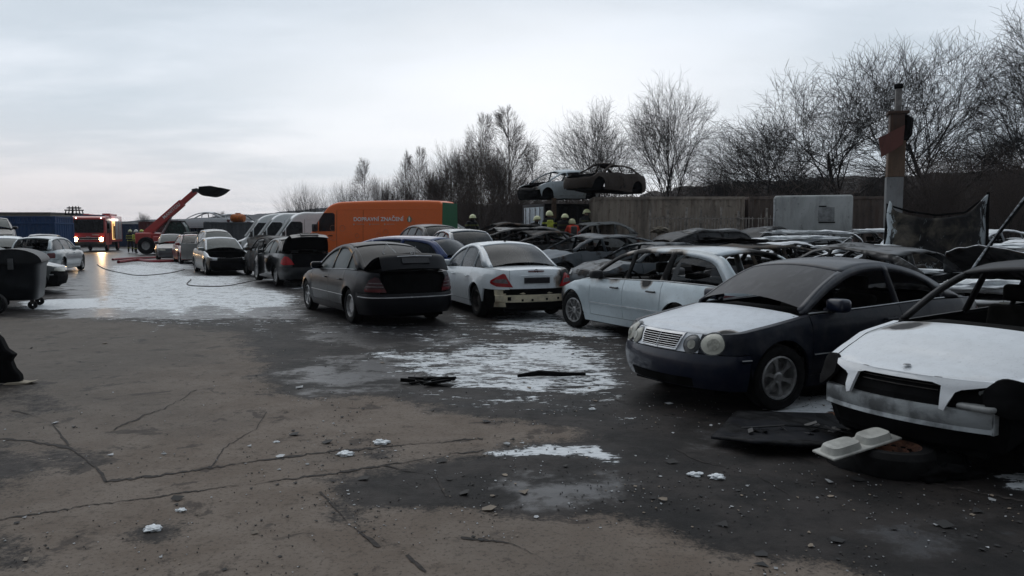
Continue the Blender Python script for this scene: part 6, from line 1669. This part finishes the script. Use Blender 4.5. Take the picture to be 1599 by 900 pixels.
wx, wy = G(855, 590); q = MB(); q.tube([(-.35, -.05, .03), (-.1, .02, .05), (.15, 0, .04), (.45, .06, .03)], [.02, .035, .03, .015], 7); o = q.build('bent_trim', BLACK); o.location = (wx, wy, 0); tag(o, 'long bent black strip lying in the streaked foam', 'debris')
wx, wy = G(1478, 738); q = MB(); rr_ = random.Random(18)
for k in range(16):
    a = Vector((rr_.uniform(-.34, .34), rr_.uniform(-.16, .16), rr_.uniform(.0, .10))); e_ = a + Vector((rr_.uniform(-.16, .16), rr_.uniform(-.1, .1), rr_.uniform(-.03, .09)))
    if k % 2: q.tube([a, (a + e_) / 2 + Vector((0, 0, .03)), e_], rr_.uniform(.004, .012), 5)
    else: q.box(-.05, .05, -.03, .03, -.006, .006, TR(a.x, a.y, a.z + .01, rr_.uniform(0, 3), rr_.uniform(-.6, .6), rr_.uniform(-.6, .6)))
o = q.build('charred_parts_tangle', BLACK, None, 30); o.location = (wx, wy, 0); tag(o, 'tangle of charred wires and metal bits beside the burnt wheel', 'debris')
wx, wy = G(1240, 690); q = MB()
for k in range(12):
    a = Vector((rr_.uniform(-.4, .4), rr_.uniform(-.12, .12), rr_.uniform(.0, .05))); q.box(-.05, .05, -.02, .02, -.004, .004, TR(a.x, a.y, a.z + .02, rr_.uniform(0, 3), rr_.uniform(-.4, .4), rr_.uniform(-.4, .4)))
q.tube([(-.4, .1, .03), (-.1, -.05, .09), (.2, .05, .05), (.45, -.05, .02)], .009, 5)
o = q.build('torn_plastic_scraps', simple('torn_plastic', (.03, .03, .032), .5), None, 30); o.location = (wx, wy, .06); tag(o, 'torn plastic scraps and a bent rod on the flat dark panel', 'debris')
# white lumps of foam and paper on the ground
k = 0
for (u, v, s_, lab) in ((283, 798, .045, 'single white lump of foam beside the dark stain'), (432, 691, .035, 'small white lump beyond the long slab joint'), (540, 711, .09, 'crumpled white scrap lying across the slab joint'), (1085, 743, .07, 'white foam lump by the edge of the soot, the bigger of two'), (1120, 747, .08, 'white elongated foam lump next to its twin'),
                     (1372, 690, .05, 'white scrap beside the tray'), (238, 828, .07, 'white torn scrap in the middle of the dark stain'), (925, 640, .05, 'white scrap near the tan lens of dry concrete'), (595, 693, .09, 'flat white scrap near the far end of the slab joint')):
    wx, wy = G(u, v); k += 1
    clod(wx, wy, s_ * .12, (s_ * .65, s_ * .5, s_ * .22), lab, name='white_scrap', cat='scrap', seed=20 + k, group='white scraps on the ground')
# scattered flakes
def flakes():
    r = random.Random(4)
    for nm, col, n, rg in (('pale_flakes', (.36, .37, .38), 2600, .62), ('dark_flakes', (.010, .009, .009), 4600, .75), ('tan_flakes', (.20, .16, .12), 700, .8)):
        q = MB()
        for _ in range(n):
            if r.random() < .55: u, v = r.uniform(380, 1640), 470 + 430 * r.random() ** 1.2
            else: u, v = r.uniform(-30, 1640), 500 + 400 * r.random()
            if nm != 'tan_flakes' and u < 500 and r.random() < .45: continue
            x, y = G(u, v)
            if mnoise.noise(Vector((x * .9, y * .9, 3.))) + .5 * mnoise.noise(Vector((x * 3, y * 3, 5.))) + r.uniform(-.45, .45) < .08: continue
            s_ = .0034 * rg * (1 + r.paretovariate(1.7)) * (1 + .04 * y); s_ = min(s_, .055); a = r.uniform(0, 3.14)
            tl = r.uniform(.15, .6); h_ = s_ * r.uniform(.1, .5); k = r.choice((3, 4, 5)); zz = gz(x, y) + .003
            P = [(x + s_ * (1 if i % 2 else r.uniform(.4, 1)) * math.cos(a + 6.28 * i / k), y + s_ * r.uniform(.5, 1) * math.sin(a + 6.28 * i / k), zz + h_ * (.5 + .5 * math.cos(6.28 * i / k)) + .002) for i in range(k)]
            q.add(P + [(x + s_ * .2, y, zz - .004)], [tuple(range(k))] + [(i, k, (i + 1) % k) for i in range(k)])
        o = q.build('debris_' + nm, simple(nm, col, .7, var=.4, scale=3), None, 0); tag(o, kind='stuff')
flakes()
# hoses
HR = simple('hose_red', (.26, .012, .02), .5); HD = simple('cable_black', (.02, .02, .02), .6); HW = simple('hose_pale', (.30, .30, .29), .6)
def hose(pts, m, r_, lab, nm='fire_hose', flat=.6):
    P = crom([(*G(u, v), .0) for u, v in pts], 8); q = MB(); q.tube([(a[0], a[1], r_ * flat) for a in P], r_, 7); q.V = [(v[0], v[1], v[2] * (1 if v[2] < 9 else 1)) for v in q.V]
    tag(q.build(nm, m), lab, 'hose', 'hoses lying across the lane')
hose([(176, 407), (205, 405), (235, 404), (262, 402)], HR, .075, 'upper flat red hose crossing the lane by the loader')
hose([(185, 411), (215, 408), (245, 410), (285, 409)], HR, .09, 'lower thick red hose crossing the lane before the loader')
hose([(200, 404), (222, 403), (250, 401)], HW, .028, 'pale thin hose beside the red hoses')
hose([(152, 414), (165, 421), (190, 427), (222, 431), (258, 428), (288, 422)], HD, .02, 'black cable looping over the foam behind the stripped car')
hose([(298, 437), (300, 447), (345, 448), (392, 440), (415, 436)], HD, .02, 'black cable lying on the foam beside the open-boot sedan')

# ---------------------------------------------------------------- firefighters
def person(x, y, hd, label, jacket, stripes, pose='stand', helmet=(.72, .74, .45), z0=None, bend=0., H=1.8, cape=None):
    root = empty('person', (x, y, gz(x, y) if z0 is None else z0), R(hd), label, 'person', 'firefighters at work')
    s_ = H / 1.8
    J = {'pelvis': (0, 0, .95, .15), 'belly': (.02, 0, 1.12, .155), 'chest': (.03 + bend * .25, 0, 1.34 - bend * .1, .175), 'neck': (.05 + bend * .42, 0, 1.50 - bend * .16, .075), 'head': (.08 + bend * .5, 0, 1.63 - bend * .2, .095), 'crown': (.085 + bend * .52, 0, 1.72 - bend * .2, .085)}
    E = [('pelvis', 'belly'), ('belly', 'chest'), ('chest', 'neck'), ('neck', 'head'), ('head', 'crown')]
    for nm, sg in (('l', 1), ('r', -1)):
        cx, cz = J['chest'][0], J['chest'][2]
        J['sh' + nm] = (cx, sg * .19, cz + .07, .085)
        fwd = .28 if pose != 'stand' or sg > 0 else .06
        J['el' + nm] = (cx + fwd * .5, sg * .27, cz - .20, .062); J['wr' + nm] = (cx + fwd + .08, sg * .20, cz - .36 + (.14 if fwd > .1 else -.06), .045)
        J['ha' + nm] = (cx + fwd + .16, sg * .18, cz - .40 + (.14 if fwd > .1 else -.08), .038)
        st_ = .12 * sg * (1 if pose == 'walk' else .3)
        J['hi' + nm] = (0, sg * .10, .90, .115); J['kn' + nm] = (.03 + st_, sg * .13, .50, .085); J['an' + nm] = (-.02 + st_ * 1.2, sg * .14, .10, .065); J['to' + nm] = (.15 + st_ * 1.2, sg * .15, .045, .045)
        E += [('chest', 'sh' + nm), ('sh' + nm, 'el' + nm), ('el' + nm, 'wr' + nm), ('wr' + nm, 'ha' + nm), ('pelvis', 'hi' + nm), ('hi' + nm, 'kn' + nm), ('kn' + nm, 'an' + nm), ('an' + nm, 'to' + nm)]
    ks = list(J); bm = bmesh.new(); lay = bm.verts.layers.skin.verify()
    for k_ in ks:
        v = bm.verts.new(Vector(J[k_][:3]) * s_); v[lay].radius = (J[k_][3] * s_,) * 2
        if k_ == 'pelvis': v[lay].use_root = True
    bm.verts.ensure_lookup_table()
    for a, c_ in E: bm.edges.new((bm.verts[ks.index(a)], bm.verts[ks.index(c_)]))
    me = bpy.data.meshes.new('body'); bm.to_mesh(me); bm.free(); me.materials.append(firesuit(jacket, stripes, s_, bend))
    o = bpy.data.objects.new('body', me); link(o, root); o.modifiers.new('skin', 'SKIN'); md = o.modifiers.new('sub', 'SUBSURF'); md.levels = md.render_levels = 1
    hx_, hz2 = J['head'][0] * s_, J['head'][2] * s_
    q = MB(); rows = []
    for t in np.linspace(0, math.pi / 2, 7):
        rr = .135 * math.cos(t); zc = .02 + .135 * math.sin(t); rows.append([(hx_ + rr * 1.12 * math.cos(a), rr * math.sin(a), hz2 + zc) for a in np.linspace(0, 2 * math.pi, 17)])
    rows = [[(hx_ - .01 + .175 * math.cos(a), .150 * math.sin(a), hz2 + .005 - (.05 if math.cos(a) < -.3 else 0)) for a in np.linspace(0, 2 * math.pi, 17)]] + rows; q.grid(rows)
    hm = q.build('helmet', simple('helmet_%d' % int(helmet[0] * 100), helmet, .35, var=.05), root, 50); md = hm.modifiers.new('thick', 'SOLIDIFY'); md.thickness = .01
    q = MB(); q.grid([[(hx_ + .135 * math.cos(a), .118 * math.sin(a), hz2 + z) for z in (-.03, .05)] for a in np.linspace(-1.1, 1.1, 9)]); q.build('visor', GL_TINT, hm, 50)
    q = MB(); q.box(-.21, -.10, -.12, .12, 1.02, 1.42, TR(J['chest'][0] - .02), bev=.05)
    if pose != 'cape': q.build('air_pack', simple('pack_yellow' if stripes > .5 else 'pack_black', (.45, .50, .05) if stripes > .9 else (.03, .03, .03), .5), root)
    return root
def firesuit(col, stripes, s_, bend):
    key = 'suit_%d_%d' % (int(col[0] * 1000), int(stripes * 10))
    if key in MATS: return MATS[key]
    m, b, p = new_mat(key); co = b.n('ShaderNodeTexCoord').outputs['Object']; sp = b.n('ShaderNodeSeparateXYZ'); b.set(sp, 0, co); z = sp.outputs[2]
    f = None
    for zc, wv in ((1.30, .035), (1.12, .035), (.93, .03), (.36, .03)):
        g = b.m('LESS_THAN', b.m('ABSOLUTE', b.m('SUBTRACT', z, zc * s_)), wv); f = g if f is None else b.m('MAXIMUM', f, g)
    f = b.m('MULTIPLY', f, stripes); hd = b.m('GREATER_THAN', z, 1.53 * s_)
    c = b.mix(f, b.mix(b.ss(b.noise(co, 9, 4), .4, .6), tuple(x * .7 for x in col), col), (.45, .50, .10)); c = b.mix(hd, c, (.30, .20, .15))
    b.set(p, 'Base Color', c); b.set(p, 'Roughness', .8); MATS[key] = m; return m
NV = (.012, .013, .018)
YH = (.70, .72, .42)
person(-1.65, 30.6, 300, 'lone firefighter in dark suit and pale helmet behind the petrol-blue hatchback', NV, .2, z0=.62, bend=.25, helmet=YH)
person(.85, 30.2, 330, 'firefighter in front of the pale container doors, turned sideways', NV, .1, z0=.54, bend=.15, helmet=YH)
person(1.45, 29.7, 95, 'firefighter seen from behind with broad yellow bands on the back', NV, 1., z0=.70, helmet=YH)
person(1.95, 29.9, 300, 'firefighter stooping beside the one in orange', NV, .1, z0=.62, bend=.2, helmet=YH)
person(2.35, 29.4, 100, 'bent figure in a bright orange-red jacket without bands', (.62, .06, .03), 0., z0=.46, bend=.35, helmet=(.5, .5, .3))
person(2.95, 31.2, 330, 'tallest standing firefighter against the black container wall', NV, .1, z0=.80, helmet=YH)
person(hx(205, 60), 60, 300, 'far firefighter nearest the fire engine', NV, .8, z0=0, helmet=YH)
person(hx(213, 58), 58, 60, 'far firefighter in the middle with bright bands', NV, 1., z0=0, pose='walk', helmet=(.78, .8, .78))
person(hx(220, 60), 60.5, 230, 'far firefighter nearest the red loader with a yellow-green helmet', NV, .8, z0=0, helmet=(.62, .75, .12))
# ---------------------------------------------------------------- thin evening haze
hm_ = bpy.data.materials.new('haze'); hm_.use_nodes = True; hm_.node_tree.nodes.clear(); b = NB(hm_.node_tree)
pv = b.n('ShaderNodeVolumePrincipled'); b.set(pv, 'Color', (.86, .90, 1.)); b.set(pv, 'Density', .00028)
oo = b.n('ShaderNodeOutputMaterial'); hm_.node_tree.links.new(pv.outputs[0], oo.inputs['Volume'])
q = MB(); q.box(-1300, 1300, -160, 980, -1.1, 45); o = q.build('haze', hm_, None, 0); tag(o, kind='stuff')
